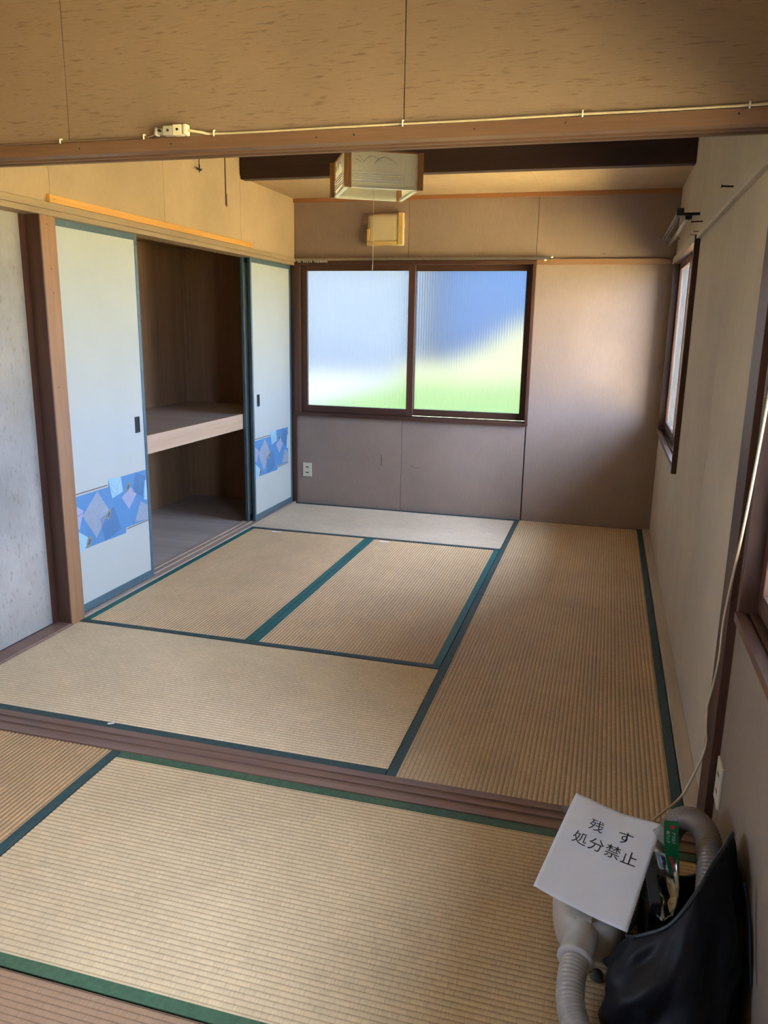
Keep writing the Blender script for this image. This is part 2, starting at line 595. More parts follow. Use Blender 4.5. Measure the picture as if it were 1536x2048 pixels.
# far wall with its window opening
WX0, WX1, WZ0, WZ1 = 0.03, 1.78, 0.70, 1.83
m = MB()
m.box(-1.0, WX0, 3.53, 3.65, -0.55, 2.9).box(WX1, 2.80, 3.53, 3.65, -0.55, 2.9)
m.box(WX0, WX1, 3.53, 3.65, -0.55, WZ0).box(WX0, WX1, 3.53, 3.65, WZ1, 2.9)
wf = struct(m.build('wall_far', 'seam'))
panels(wf, 'wall_far', [(0, 0.855, 0, WZ0), (0.855, 1.775, 0, WZ0), (1.782, XR, 0, 2.29),
                        (0, 0.876, WZ1, 2.29), (0.876, 1.782, WZ1, 2.29)], 'y', YF, 0.0098)
m = MB()
m.tube(spline([(0.695, YF - 0.0004, 0.43), (0.702, YF - 0.0004, 0.39), (0.698, YF - 0.0004, 0.345)], 5), 0.0016, 5)
m.tube(spline([(0.93, YF - 0.0004, 0.36), (0.96, YF - 0.0004, 0.345), (1.0, YF - 0.0004, 0.345)], 5), 0.0010, 5)
m.build('scratch', 'seam', wf)
# right wall: window by the far corner and window in the near room
W2 = (1.95, 3.44, 0.715, 1.83)
W3 = (-2.10, -0.20, 0.70, 1.83)
m = MB()
m.box(2.70, 2.80, W2[1], 3.65, -0.55, 2.9).box(2.70, 2.80, W3[1], W2[0], -0.55, 2.9).box(2.70, 2.80, YB - 0.1, W3[0], -0.55, 2.9)
for w in (W2, W3):
    m.box(2.70, 2.80, w[0], w[1], -0.55, w[2]).box(2.70, 2.80, w[0], w[1], w[3], 2.9)
wr = struct(m.build('wall_right', 'seam'))
panels(wr, 'wall_right', [(W2[0], W2[1], 0, W2[2]), (W2[0], W2[1], W2[3], ZC), (W2[1], YF, 0, ZC),
                          (0.865, W2[0], 0, ZC), (-0.03, 0.865, 0, ZC)], 'x', XR, 0.0098)
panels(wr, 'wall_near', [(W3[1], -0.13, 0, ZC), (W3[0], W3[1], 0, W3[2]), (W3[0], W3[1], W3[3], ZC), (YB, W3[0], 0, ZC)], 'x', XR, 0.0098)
# left wall: upper board above the rail, recess of the near left bay, shell around the closet
m = MB()
m.box(-1.10, -1.0, -0.10, 3.65, -0.55, 2.9)                  # outer shell behind the closet
m.box(-0.10, -0.012, -0.10, 3.53, 1.87, 2.9)
m.box(-0.20, -0.10, -0.10, 0.73, -0.1, 2.9)
m.box(-1.0, -0.20, 0.62, 0.72, -0.1, 2.9)
W_ADDED = (-2.80, -2.15)  # opening for a window added to light the near room
m.box(-0.20, -0.012, YB - 0.1, W_ADDED[0], -0.55, 2.9).box(-0.20, -0.012, W_ADDED[1], -0.10, -0.55, 2.9)
m.box(-0.20, -0.012, W_ADDED[0], W_ADDED[1], -0.55, 0.70).box(-0.20, -0.012, W_ADDED[0], W_ADDED[1], 1.83, 2.9)
wl = struct(m.build('wall_left', 'seam'))
panels(wl, 'wall_left', [(-0.06, 0.80, 1.865, ZC), (0.80, 1.709, 1.865, ZC), (1.709, 2.62, 1.865, ZC), (2.62, YF, 1.865, 2.29)], 'x', 0.0, -0.0115)
panels(wl, 'wall_left', [(YB, W_ADDED[0], 0, ZC), (W_ADDED[0], W_ADDED[1], 0, 0.70), (W_ADDED[0], W_ADDED[1], 1.83, ZC), (W_ADDED[1], -0.175, 0, ZC)], 'x', 0.0, -0.0115)
struct(box('wall_back', 'plaster', None, -0.2, 2.80, YB - 0.1, YB, -0.55, 2.9))
# small wall above the lintel between the two rooms
wk = struct(box('wall_middle', 'seam', None, 0.0, XR, -0.153, -0.075, 1.87, 2.9))
panels(wk, 'kokabe', [(0.0, 0.822, 1.868, ZC), (0.822, 1.786, 1.868, ZC), (1.786, XR, 1.868, ZC)], 'y', -0.165, 0.0118)
panels(wk, 'wall_far', [(0.0, XR, 1.868, ZC)], 'y', -0.0748, 0.006)
# ceilings
cl = struct(box('ceiling', 'plaster', None, -1.0, 2.80, YB - 0.1, 3.65, ZC, ZC + 0.06))
for a, b2 in ((0.0, 0.9), (0.9, 1.8), (1.8, XR)):
    box('ceiling_board', 'ceiling', cl, a + 0.001, b2 - 0.001, 2.69, YF + 0.008, 2.283, 2.292, 0.0008)
struct(box('roof', 'roof', None, -1.6, 2.95, YB - 0.6, 4.2, 2.91, 3.05))  # unseen roof slab, its eaves shaped for the daylight at the windows

# ------------------------------------------------------------------ trims
struct(box('trim_1', 'beam', None, 0.0, XR, 2.63, 2.70, 2.270, ZC, 0.002))               # dark ceiling beam
struct(box('trim_2', 'orange_trim', None, 0.0, XR, 3.497, YF, 2.255, 2.284, 0.002))       # cornice of the far wall
# lintel with two sliding grooves in its underside
m = MB()
prof = [(-0.175, 1.836), (-0.175, 1.868), (-0.060, 1.868), (-0.060, 1.836), (-0.076, 1.836), (-0.076, 1.850), (-0.101, 1.850),
        (-0.101, 1.836), (-0.113, 1.836), (-0.113, 1.850), (-0.138, 1.850), (-0.138, 1.836)]
m.prism([(0.0, y, z) for y, z in prof], (XR, 0, 0))
lintel = struct(m.build('trim_3', 'kamoi', None))
hole = MB()
for x, z in ((0.86, 1.852), (1.145, 1.853), (1.56, 1.851), (1.66, 1.853), (1.965, 1.852), (2.18, 1.856), (2.555, 1.857)):
    hole.tube([(x, -0.1745, z), (x, -0.1765, z)], 0.0022, 8)
hole.build('nail_head', 'iron', lintel)
# floor sill between the rooms: grooved
m = MB()
prof = [(-0.177, -0.05), (-0.177, 0.004), (-0.150, 0.004), (-0.150, -0.001), (-0.127, -0.001), (-0.127, 0.004), (-0.112, 0.004),
        (-0.112, -0.001), (-0.089, -0.001), (-0.089, 0.004), (-0.058, 0.004), (-0.058, -0.05)]
m.prism([(-0.085, y, z) for y, z in prof], (XR + 0.085 - 0.02, 0, 0))
struct(m.build('trim_4', 'sill'))
# left: rail above the closet, orange batten, post, sills
m = MB()
m.box(-0.10, 0.020, -0.058, YF, 1.838, 1.866)
m.box(-0.10, 0.008, -0.058, YF, 1.815, 1.838)
struct(m.build('trim_5', 'rail_y', None, 0.0015))
bt = struct(box('trim_6', 'batten', None, 0.0, 0.016, 0.775, 2.75, 1.868, 1.900, 0.0015))
m = MB()
for y, dz in ((0.80, 0), (0.806, 0), (2.72, 0), (2.726, 0)):
    m.tube([(0.0155, y, 1.884), (0.0168, y, 1.884)], 0.0016, 6)
m.build('nail_head', 'iron', bt)
post = struct(box('trim_7', 'wood_z', None, -0.10, 0.0, 0.725, 0.820, -0.05, 1.816, 0.002))
m = MB()
for y, z in ((0.762, 1.78), (0.772, 1.60), (0.775, 1.50), (0.76, 1.10)):
    m.tube([(-0.0005, y, z), (0.0012, y, z)], 0.0022, 6)
m.build('nail_head', 'iron', post)
box('side_board', 'wood_dz', post, -0.0715, -0.001, 0.7185, 0.7247, 0.004, 1.8145, 0.001)  # added dark board, makes the post's side darker than its front
box('edge_strip', 'wood_dz', post, -0.10, -0.072, 0.690, 0.7245, 0.004, 1.815, 0.0015)
# near left recessed sheet in grey patterned paper, with its sill
gp = box('grey_paper_sheet', 'grey_paper', wl, -0.0998, -0.080, -0.058, 0.692, 0.012, 1.815, 0.001)
struct(box('trim_8', 'sill', None, -0.0795, -0.001, -0.057, 0.7245, -0.05, 0.010, 0.002))
# closet track in the floor, two grooves
m = MB()
prof = [(-0.118, -0.05), (-0.118, 0.010), (-0.096, 0.010), (-0.096, 0.004), (-0.068, 0.004), (-0.068, 0.010), (-0.052, 0.010),
        (-0.052, 0.004), (-0.024, 0.004), (-0.024, 0.010), (-0.001, 0.010), (-0.001, -0.05)]
m.prism([(x, 0.821, z) for x, z in prof], (0, YF - 0.821, 0))
struct(m.build('trim_9', 'track'))
struct(box('trim_10', 'wood_dz', None, -0.06, 0.010, 3.503, YF, 0.0, 1.815, 0.001))      # slim corner jamb
# right: floor strip along the wall, dark post under the lintel, greyed picture rail
struct(box('trim_11', 'yose', None, 2.642, XR, -0.004, YF, -0.05, 0.012, 0.002))
struct(box('trim_12', 'wood_dz', None, 2.668, 2.70, -0.134, -0.003, 0.0, 1.836, 0.0015))
struct(box('trim_13', 'rail_grey', None, 2.672, XR, -0.05, YF - 0.02, 1.812, 1.852, 0.002))
struct(box('trim_14', 'rail_x', None, WX1 + 0.012, XR - 0.02, 3.500, YF, 1.813, 1.852, 0.002))
struct(box('trim_15', 'rail_y', None, -0.0115, 0.012, YB, -0.18, 1.83, 1.866, 0.0015))

# ------------------------------------------------------------------ closet
cw = struct(MB().box(-0.92, -0.90, 0.73, 3.53, -0.05, 2.3).build('wall_closet_back', 'closet'))
box('end_panel', 'closet', cw, -0.90, -0.118, 3.482, 3.53, -0.05, 2.3)
box('end_panel', 'closet', cw, -0.90, -0.118, 0.725, 0.76, -0.05, 2.3)
box('corner_batten', 'closet', cw, -0.9, -0.885, 3.44, 3.482, 0.0, 1.93, 0.001)
struct(box('floor_closet', 'closet_floor', None, -0.90, -0.119, 0.76, 3.482, -0.05, 0.004))
struct(box('ceiling_closet', 'closet', None, -0.90, -0.10, 0.76, 3.482, 1.935, 1.95))
sh = thing('closet_shelf', 'wide plywood closet shelf with a pale wooden front edge at mid height', 'shelf', (-0.5, 2.1, 0.68))
box('shelf_board', 'closet_floor', sh, -0.899, -0.128, 0.762, 3.481, 0.748, 0.772)
box('shelf_front', 'fascia', sh, -0.127, -0.098, 0.762, 3.30, 0.672, 0.776, 0.002)
box('support_batten', 'closet', sh, -0.899, -0.869, 0.762, 3.481, 0.700, 0.7475)


# ------------------------------------------------------------------ fusuma doors
def fusuma_print(parent, y0, x):
    """the printed band of overlapping lozenges; (s, z) measured on the panel"""
    m = MB()

    def poly(pts, lay, mat):
        m.cur = mat
        m.prism([(x + 0.0001, y0 + s, z) for s, z in pts], (0.0001 + 0.00012 * lay, 0, 0))

    def ribbon(pts, w, lay, mat):
        m.cur = mat
        for (a, b_) in zip(pts[:-1], pts[1:]):
            d = Vector((b_[0] - a[0], b_[1] - a[1]))
            if d.length < 1e-6:
                continue
            n = Vector((-d.y, d.x)).normalized() * w / 2
            e = d.normalized() * w * 0.3
            q = [(a[0] - e.x + n.x, a[1] - e.y + n.y), (a[0] - e.x - n.x, a[1] - e.y - n.y), (b_[0] + e.x - n.x, b_[1] + e.y - n.y), (b_[0] + e.x + n.x, b_[1] + e.y + n.y)]
            m.prism([(x + 0.0001, y0 + s, z) for s, z in q], (0.0001 + 0.00012 * lay, 0, 0))

    poly([(0.0, 0.325), (0.06, 0.320), (0.395, 0.314), (0.398, 0.341), (0.606, 0.340), (0.606, 0.614), (0.272, 0.616), (0.268, 0.583), (0.0, 0.583)], 0, 0)
    ribbon([(0.0, 0.594), (0.262, 0.593)], 0.006, 0, 6)
    ribbon([(0.404, 0.333), (0.606, 0.335)], 0.006, 0, 6)
    poly([(0.178, 0.579), (0.265, 0.465), (0.150, 0.349), (0.054, 0.482)], 1, 1)
    poly([(0.0, 0.546), (0.064, 0.506), (0.024, 0.420), (0.0, 0.446)], 1, 2)
    poly([(0.0, 0.424), (0.083, 0.371), (0.063, 0.326), (0.035, 0.306), (0.0, 0.318)], 1, 3)
    poly([(0.272, 0.622), (0.377, 0.616), (0.389, 0.537), (0.295, 0.518)], 1, 3)
    poly([(0.462, 0.546), (0.508, 0.501), (0.433, 0.435), (0.374, 0.507)], 1, 2)
    poly([(0.540, 0.452), (0.606, 0.422), (0.606, 0.341), (0.480, 0.354)], 1, 1)
    poly([(0.588, 0.560), (0.606, 0.556), (0.606, 0.448), (0.575, 0.455)], 1, 3)
    # hatching
    for k in range(14):
        t = k / 13
        a = (0.307 + 0.047 * t, 0.470 - 0.120 * t)
        b_ = (0.187 + 0.028 * t, 0.434 - 0.114 * t)
        ribbon([a, b_], 0.0030, 3, 4)
    for k in range(13):
        t = k / 12
        a = (0.510 - 0.036 * t, 0.612 - 0.090 * t)
        b_ = (0.600 - 0.036 * t, 0.574 - 0.098 * t)
        ribbon([a, b_], 0.0030, 3, 4)
    # marbling veins
    V_ = [[(0.11, 0.52), (0.15, 0.508), (0.19, 0.525), (0.23, 0.51)], [(0.20, 0.545), (0.18, 0.50), (0.15, 0.47), (0.12, 0.455), (0.10, 0.42)],
          [(0.24, 0.475), (0.20, 0.46), (0.17, 0.44), (0.175, 0.40), (0.15, 0.375)], [(0.01, 0.50), (0.03, 0.488), (0.05, 0.50)],
          [(0.02, 0.41), (0.012, 0.37), (0.03, 0.345), (0.035, 0.31)], [(0.29, 0.595), (0.315, 0.575), (0.335, 0.555), (0.35, 0.58), (0.375, 0.60)],
          [(0.285, 0.575), (0.31, 0.545), (0.335, 0.535), (0.345, 0.555)], [(0.40, 0.50), (0.43, 0.515), (0.46, 0.495), (0.49, 0.505)],
          [(0.41, 0.485), (0.44, 0.495), (0.45, 0.465)], [(0.52, 0.43), (0.55, 0.41), (0.545, 0.38), (0.57, 0.36)], [(0.58, 0.43), (0.575, 0.39), (0.595, 0.36)]]
    for v in V_:
        pts = spline([(a, b_, 0) for a, b_ in v], 5)
        ribbon([(p.x, p.y) for p in pts], 0.0034, 2, 5)
    # small gold shell motifs
    for cs, cz, r in ((0.258, 0.446, 0.026), (0.092, 0.345, 0.028), (0.436, 0.551, 0.026)):
        for q in (1.0, 0.55):
            pts = [(cs + math.cos(a) * r * 0.55 * q + math.sin(a) * 0.4 * r * q, cz + math.sin(a) * r * q) for a in [i * math.pi / 5 for i in range(10)]]
            poly(pts, 4 if q == 1 else 5, 7 if q == 1 else 4)
    return m.build('printed_band', ['print_blue', 'print_grey', 'print_lilac', 'print_cyan', 'print_dark', 'print_vein', 'print_brown', 'print_gold'], parent)


def fusuma(name, y0, y1, xf, label, pull_y, printed=True, pull=True):
    """sliding papered door: y0..y1, face plane xf, 20 mm thick"""
    d = thing(name, label, None, (xf, (y0 + y1) / 2, 0.006), kind='structure')
    xb = xf - 0.020
    z0, z1 = 0.0105, 1.828
    fw = 0.022
    pp = box('paper_panel', 'fusuma', d, xb + 0.004, xf - 0.004, y0 + fw, y1 - fw, z0 + 0.040, z1 - 0.042)
    for a, b_ in ((y0, y0 + fw), (y1 - fw, y1)):
        box('stile', 'fusuma_frame', d, xb, xf, a, b_, z0, z1, 0.002)
    box('top_rail', 'fusuma_frame', d, xb + 0.001, xf - 0.001, y0 + fw, y1 - fw, z1 - 0.042, z1, 0.001)
    box('bottom_rail', 'fusuma_frame', d, xb + 0.001, xf - 0.001, y0 + fw, y1 - fw, z0, z0 + 0.040, 0.001)
    if printed:
        fusuma_print(pp, y0 + fw, xf - 0.004)
    if pull:
        px = xf - 0.004
        m = MB()
        w, h, t = 0.021, 0.042, 0.006
        zc = 0.862
        m.box(px, px + 0.003, pull_y - w, pull_y - w + t, zc - h, zc + h).box(px, px + 0.003, pull_y + w - t, pull_y + w, zc - h, zc + h)
        m.box(px, px + 0.003, pull_y - w + t, pull_y + w - t, zc + h - t, zc + h).box(px, px + 0.003, pull_y - w + t, pull_y + w - t, zc - h, zc - h + t)
        ph = m.build('door_pull', 'black', d, 0.0006)
        box('pull_cup', 'iron', ph, px, px + 0.0008, pull_y - w + t, pull_y + w - t, zc - h + t, zc + h - t)
    return d


fusuma('door_1', 0.8225, 1.475, -0.028, 'cream papered sliding closet door with blue printed band beside the wooden post', 1.395)
fusuma('door_2', 2.800, 3.500, -0.028, 'cream papered sliding closet door with blue printed band by the room corner', 2.895)
fusuma('door_3', 2.780, 3.478, -0.072, 'sliding closet door pushed behind another door, only its dark edge showing', 2.9, printed=False, pull=False)


# ------------------------------------------------------------------ windows
def sash_y(parent, x0, x1, z0, z1, y, fluted=True, mat=('wood_dz', 'wood_dx'), st=0.048, rl=0.05):
    """sliding sash in the plane y"""
    box('stile', mat[0], parent, x0, x0 + st, y, y + 0.028, z0, z1, 0.002)
    box('stile', mat[0], parent, x1 - st, x1, y, y + 0.028, z0, z1, 0.002)
    box('sash_rail', mat[1], parent, x0 + st, x1 - st, y + 0.001, y + 0.027, z0, z0 + rl, 0.002)
    box('sash_rail', mat[1], parent, x0 + st, x1 - st, y + 0.001, y + 0.027, z1 - rl * 0.8, z1, 0.002)
    # fluted pane: vertical ribs
    m = MB()
    m.smooth = True
    a0, a1, b0, b1 = x0 + st, x1 - st, z0 + rl, z1 - rl * 0.8
    n = int((a1 - a0) / 0.0185) * 6
    vs = []
    for i in range(n + 1):
        xx = a0 + (a1 - a0) * i / n
        yy = y + 0.014 - 0.0011 * abs(math.cos(math.pi * i / 6))
        vs += [(xx, yy, b0), (xx, yy, b1)]
    m.add(vs, [(2 * i, 2 * i + 2, 2 * i + 3, 2 * i + 1) for i in range(n)])
    return m.build('pane', 'fluted', parent)


w1 = thing('window_1', None, None, (0.9, YF, WZ0), kind='structure')
# casing (proud of the wall) and sill
m = MB()
m.box(WX0 - 0.030, WX0 + 0.014, 3.494, 3.64, WZ0, WZ1)
m.box(WX1 - 0.012, WX1 + 0.010, 3.494, 3.64, WZ0, WZ1)
m.build('jamb', 'wood_dz', w1, 0.002)
m = MB()
m.box(WX0 - 0.03, WX1 + 0.01, 3.492, 3.64, WZ1 - 0.012, WZ1 + 0.014)
m.build('head', 'wood_dx', w1, 0.002)
m = MB()
m.prism([(WX0 - 0.03, y, z) for y, z in ((3.488, 0.700), (3.488, 0.722), (3.515, 0.722), (3.515, 0.728), (3.522, 0.728), (3.522, 0.722), (3.556, 0.722), (3.556, 0.730), (3.566, 0.730), (3.566, 0.722), (3.64, 0.722), (3.64, 0.70))], (WX1 - WX0 + 0.04, 0, 0))
m.build('window_sill', 'wood_dx', w1)
sash_y(w1, 0.045, 0.928, 0.730, 1.818, 3.528)
sash_y(w1, 0.880, 1.767, 0.730, 1.818, 3.572)
box('rail_strip', 'rail_x', w1, 0.0, WX1 + 0.011, 3.503, YF, WZ1 + 0.0145, 1.858, 0.002)


def sash_x(parent, y0, y1, z0, z1, x, st=0.042, rl=0.05):
    box('stile', 'wood_dz', parent, x, x + 0.028, y0, y0 + st, z0, z1, 0.002)
    box('stile', 'wood_dz', parent, x, x + 0.028, y1 - st, y1, z0, z1, 0.002)
    box('sash_rail', 'wood_dy', parent, x + 0.001, x + 0.027, y0 + st, y1 - st, z0, z0 + rl, 0.002)
    box('sash_rail', 'wood_dy', parent, x + 0.001, x + 0.027, y0 + st, y1 - st, z1 - rl * 0.8, z1, 0.002)
    box('pane', 'glass', parent, x + 0.012, x + 0.015, y0 + st, y1 - st, z0 + rl, z1 - rl * 0.8)


def side_window(name, w, near_lip, split=2):
    y0, y1, z0, z1 = w
    o = thing(name, None, None, (XR, (y0 + y1) / 2, z0), kind='structure')
    box('jamb', 'wood_dz', o, 2.665 if near_lip else 2.675, 2.83, y0 - 0.014, y0 + 0.016, z0 - 0.03, z1 + (0.0 if near_lip else -0.02), 0.0015)
    box('jamb', 'wood_dz', o, 2.675, 2.83, y1 - 0.016, y1 + 0.014, z0, z1 - 0.02, 0.0015)
    box('head', 'wood_dy', o, 2.6725, 2.83, y0 + 0.0165, y1 - 0.0165, z1 - 0.020, z1 - 0.0185 + 0.018, 0.0015)
    m = MB()
    m.prism([(x, y0 + 0.0165, z) for x, z in ((2.667, z0 - 0.004), (2.667, z0 + 0.018), (2.690, z0 + 0.018), (2.690, z0 + 0.010), (2.700, z0 + 0.010), (2.700, z0 + 0.018), (2.735, z0 + 0.018), (2.735, z0 + 0.026), (2.745, z0 + 0.026), (2.745, z0 + 0.018), (2.83, z0 + 0.018), (2.83, z0 - 0.004))], (0, y1 - y0 - 0.033, 0))
    m.build('window_sill', 'wood_dy', o)
    mid = (y0 + y1) / 2
    sash_x(o, mid - 0.022, y1 - 0.017, z0 + 0.027, z1 - 0.021, 2.716)
    sash_x(o, y0 + 0.017, mid + 0.022, z0 + 0.027, z1 - 0.021, 2.756)
    return o


side_window('window_2', W2, True)
side_window('window_3', W3, False)
y0, y1 = W_ADDED
w_added = thing('window_added', None, None, (-0.1, (y0 + y1) / 2, 0.70), kind='structure')  # unseen window, added for more light in the near room
mid = (y0 + y1) / 2
for a, b_, xx in ((y0 + 0.004, mid + 0.02, -0.09), (mid - 0.02, y1 - 0.004, -0.13)):
    box('stile', 'wood_dz', w_added, xx, xx + 0.028, a, a + 0.04, 0.71, 1.82, 0.002)
    box('stile', 'wood_dz', w_added, xx, xx + 0.028, b_ - 0.04, b_, 0.71, 1.82, 0.002)
    box('sash_rail', 'wood_dy', w_added, xx + 0.001, xx + 0.027, a + 0.04, b_ - 0.04, 0.71, 0.76, 0.002)
    box('sash_rail', 'wood_dy', w_added, xx + 0.001, xx + 0.027, a + 0.04, b_ - 0.04, 1.78, 1.82, 0.002)
    box('pane', 'glass', w_added, xx + 0.012, xx + 0.015, a + 0.04, b_ - 0.04, 0.76, 1.78)


# ------------------------------------------------------------------ tatami
def tatami_mat(x0, x1, y0, y1, along, mat, heri, label, b0=True, b1=True, tone=0.0):
    g = 0.002
    x0, x1, y0, y1 = x0 + g, x1 - g, y0 + g, y1 - g
    t = thing('tatami_mat', label, 'tatami mat', ((x0 + x1) / 2, (y0 + y1) / 2, -0.05), 'tatami mats on the floor')
    m = MB()
    P, n = 0.0155, 6
    lo, hi = (y0, y1) if along == 'x' else (x0, x1)
    ea, eb = (x0, x1) if along == 'x' else (y0, y1)
    cnt = int((hi - lo) / P * n)
    ks = 9
    vs = []
    rnd = random.Random(int(x0 * 1000) + int(y0 * 77))
    ph = rnd.random() * 10
    for i in range(cnt + 1):
        a = lo + (hi - lo) * i / cnt
        rib = abs(math.sin(math.pi * a / P))
        for k in range(ks + 1):
            e = ea + (eb - ea) * k / ks
            sag = 0.0010 * noise.noise(Vector((a * 3 + ph, e * 3, ph)))
            z = -0.0026 + 0.0030 * (rib ** 0.6) + sag
            vs.append((e, a, z) if along == 'x' else (a, e, z))
    w = ks + 1
    m.smooth = True
    m.add(vs, [(i * w + k, i * w + k + 1, (i + 1) * w + k + 1, (i + 1) * w + k) for i in range(cnt) for k in range(ks)])
    m.smooth = False
    # side skirts
    m.add([(x0, y0, -0.05), (x1, y0, -0.05), (x1, y1, -0.05), (x0, y1, -0.05), (x0, y0, -0.001), (x1, y0, -0.001), (x1, y1, -0.001), (x0, y1, -0.001)],
          [(0, 1, 5, 4), (1, 2, 6, 5), (2, 3, 7, 6), (3, 0, 4, 7), (3, 2, 1, 0)])
    m.build('straw_surface', mat, t)
    bw = 0.032

    def strip(c0, c1):
        mm = MB()
        q = 24
        pts = []
        for k in range(q + 1):
            e = ea + (eb - ea) * k / q
            dz = 0.0006 * noise.noise(Vector((e * 6, c0 * 9, ph)))
            wob = 0.0012 * noise.noise(Vector((e * 4, c0 * 5, ph + 4)))
            inner0 = c0 + (wob if abs(c0 - lo) > 1e-6 else 0)
            inner1 = c1 + (wob if abs(c1 - hi) > 1e-6 else 0)
            pts.append((e, inner0, inner1, 0.0022 + dz))
        vv, ff = [], []
        for e, a, b_, z in pts:
            for c, zz in ((a, -0.004), (a, z), (b_, z), (b_, -0.004)):
                vv.append((e, c, zz) if along == 'x' else (c, e, zz))
        for k in range(q):
            for j in range(4):
                ff.append((k * 4 + j, k * 4 + (j + 1) % 4, k * 4 + 4 + (j + 1) % 4, k * 4 + 4 + j))
        ff += [(0, 1, 2, 3), tuple(q * 4 + j for j in (3, 2, 1, 0))]
        mm.add(vv, ff)
        return mm.build('cloth_border', heri, t)

    if b0:
        strip(lo, lo + bw)
    if b1:
        strip(hi - bw, hi)
    return t


TX = (0.0, 0.874, 1.741, 2.640)
TY = (-0.056, 0.811, 1.763, 2.649, 3.518)
tatami_mat(TX[0], TX[2], TY[0], TY[1], 'x', 'tat_near_x', 'heri_dark', 'pale greyish worn tatami mat between the grooved floor sill and the teal-bordered mats')
tatami_mat(TX[0], TX[1], TY[1], TY[3], 'y', 'tat_mid_y', 'heri_teal', 'brownish tatami mat with teal borders along the closet doors')
tatami_mat(TX[1], TX[2], TY[1], TY[3], 'y', 'tat_mid_y', 'heri_teal', 'tatami mat with teal borders in the middle of the far room')
tatami_mat(TX[0], TX[2], TY[3], TY[4], 'x', 'tat_far_x', 'heri_dark', 'greyish tatami mat under the frosted window')
tatami_mat(TX[2], TX[3], TY[0], TY[2], 'y', 'tat_right_y', 'heri_dark', 'dark brown tatami mat between the floor sill and the right wall')
tatami_mat(TX[2], TX[3], TY[2], TY[4], 'y', 'tat_right_y', 'heri_dark', 'dark brown tatami mat in the corner under the side window')
tatami_mat(0.868, 2.66, -1.035, -0.179, 'x', 'tat_front_x', 'heri_green', 'pale straw tatami mat with green borders under the vacuum cleaner')
tatami_mat(0.0, 0.868, -1.95, -0.179, 'y', 'tat_old_y', 'heri_dark', 'old brown tatami mat with a dark border beside the pale straw mat, touching the sill')
tatami_mat(0.868, 2.66, -1.90, -1.036, 'x', 'tat_red_x', 'heri_dark', 'reddish brown tatami mat across the green border from the pale straw mat', b1=False)


# small scraps of white tape
def scrap(x, y, w, d, a, label):
    m = MB()
    ca, sa = math.cos(a), math.sin(a)
    pts = [(-w, -d * 0.7), (-w * 0.3, -d), (w, -d * 0.5), (w * 0.9, d), (0.1 * w, d * 0.8), (-w * 0.95, d * 0.9)]
    m.prism([(x + p * ca - q * sa, y + p * sa + q * ca, 0.0026) for p, q in pts], (0, 0, 0.0005))
    setp(m.build('tape_scrap', 'tape'), label, 'tape')


scrap(0.222, 2.600, 0.036, 0.017, 0.05, 'torn white tape scrap on the tatami border near the closet')
scrap(0.985, 2.600, 0.034, 0.016, -0.05, 'torn white tape scrap at the end of the middle tatami mat')
scrap(0.726, -0.030, 0.012, 0.006, 0.4, 'tiny white scrap on the dark border by the sill')


# ------------------------------------------------------------------ outlets
def outlet(name, label, face, c, w, h):
    """wall outlet plate; face 'y' = on the far wall, 'x' = on the right wall"""
    t = thing(name, label, 'outlet', c)
    cx, cy, cz = c

    def bx(nm, mat, u0, u1, z0, z1, d0, d1, bev=0.0):
        if face == 'y':
            return box(nm, mat, t, cx + u0, cx + u1, cy - d1, cy - d0, cz + z0, cz + z1, bev)
        return box(nm, mat, t, cx - d1, cx - d0, cy + u0, cy + u1, cz + z0, cz + z1, bev)

    bx('plate', 'cream_plastic', -w / 2, w / 2, -h / 2, h / 2, 0.0, 0.007, 0.002)
    for k in (-1, 1):
        zc = k * h * 0.2
        bx('socket_hole', 'black', -w * 0.17, w * 0.17, zc - h * 0.038, zc + h * 0.038, 0.0071, 0.0076)
    return t


outlet('wall_outlet', 'cream double wall outlet below the frosted window', 'y', (0.0925, YF, 0.272), 0.072, 0.110)
outlet('wall_outlet', 'cream double wall outlet beside the dark post, near the vacuum cleaner', 'x', (XR, -0.183, 0.230), 0.070, 0.120)

# ------------------------------------------------------------------ vent cover
t = thing('wall_vent', 'square wall vent covered with cream paper and yellow tape above the window', 'vent cover', (0.711, YF, 2.055))
m = MB()
nx, nz = 12, 10
x0, x1, z0, z1, dp = 0.580, 0.842, 1.950, 2.162, 0.045
vs, fs = [], []
for i in range(nx + 1):
    for j in range(nz + 1):
        u, v = i / nx, j / nz
        edge = min(u, 1 - u, v, 1 - v)
        yy = YF - dp + 0.010 * max(0, 1 - edge / 0.09) ** 2 + 0.005 * noise.noise(Vector((u * 3, v * 3, 2)))
        xx = x0 + (x1 - x0) * u + 0.003 * noise.noise(Vector((v * 4, u * 2, 5)))
        zz = z0 + (z1 - z0) * v + 0.004 * noise.noise(Vector((u * 3, v * 5, 9))) + 0.006 * u * (1 if v > 0.5 else 0)
        vs.append((xx, yy, zz))
for i in range(nx):
    for j in range(nz):
        a = i * (nz + 1) + j
        fs.append((a, a + nz + 1, a + nz + 2, a + 1))
bi = [i * (nz + 1) for i in range(nx + 1)] + [nx * (nz + 1) + j for j in range(1, nz + 1)] + [i * (nz + 1) + nz for i in range(nx - 1, -1, -1)] + [j for j in range(nz - 1, 0, -1)]
o0 = len(vs)
for k in bi:
    vs.append((vs[k][0], YF, vs[k][2]))
for k in range(len(bi)):
    k2 = (k + 1) % len(bi)
    fs.append((bi[k], o0 + k, o0 + k2, bi[k2]))
m.smooth = True
m.add(vs, fs)
m.build('paper_cover', 'vent_paper', t)


def tape_strip(a, b_, c, d):
    mm = MB()
    mm.box(a, b_, YF - dp - 0.0065, YF - dp + 0.012, c, d)
    mm.build('tape_strip', 'vent_tape', t, 0.003)


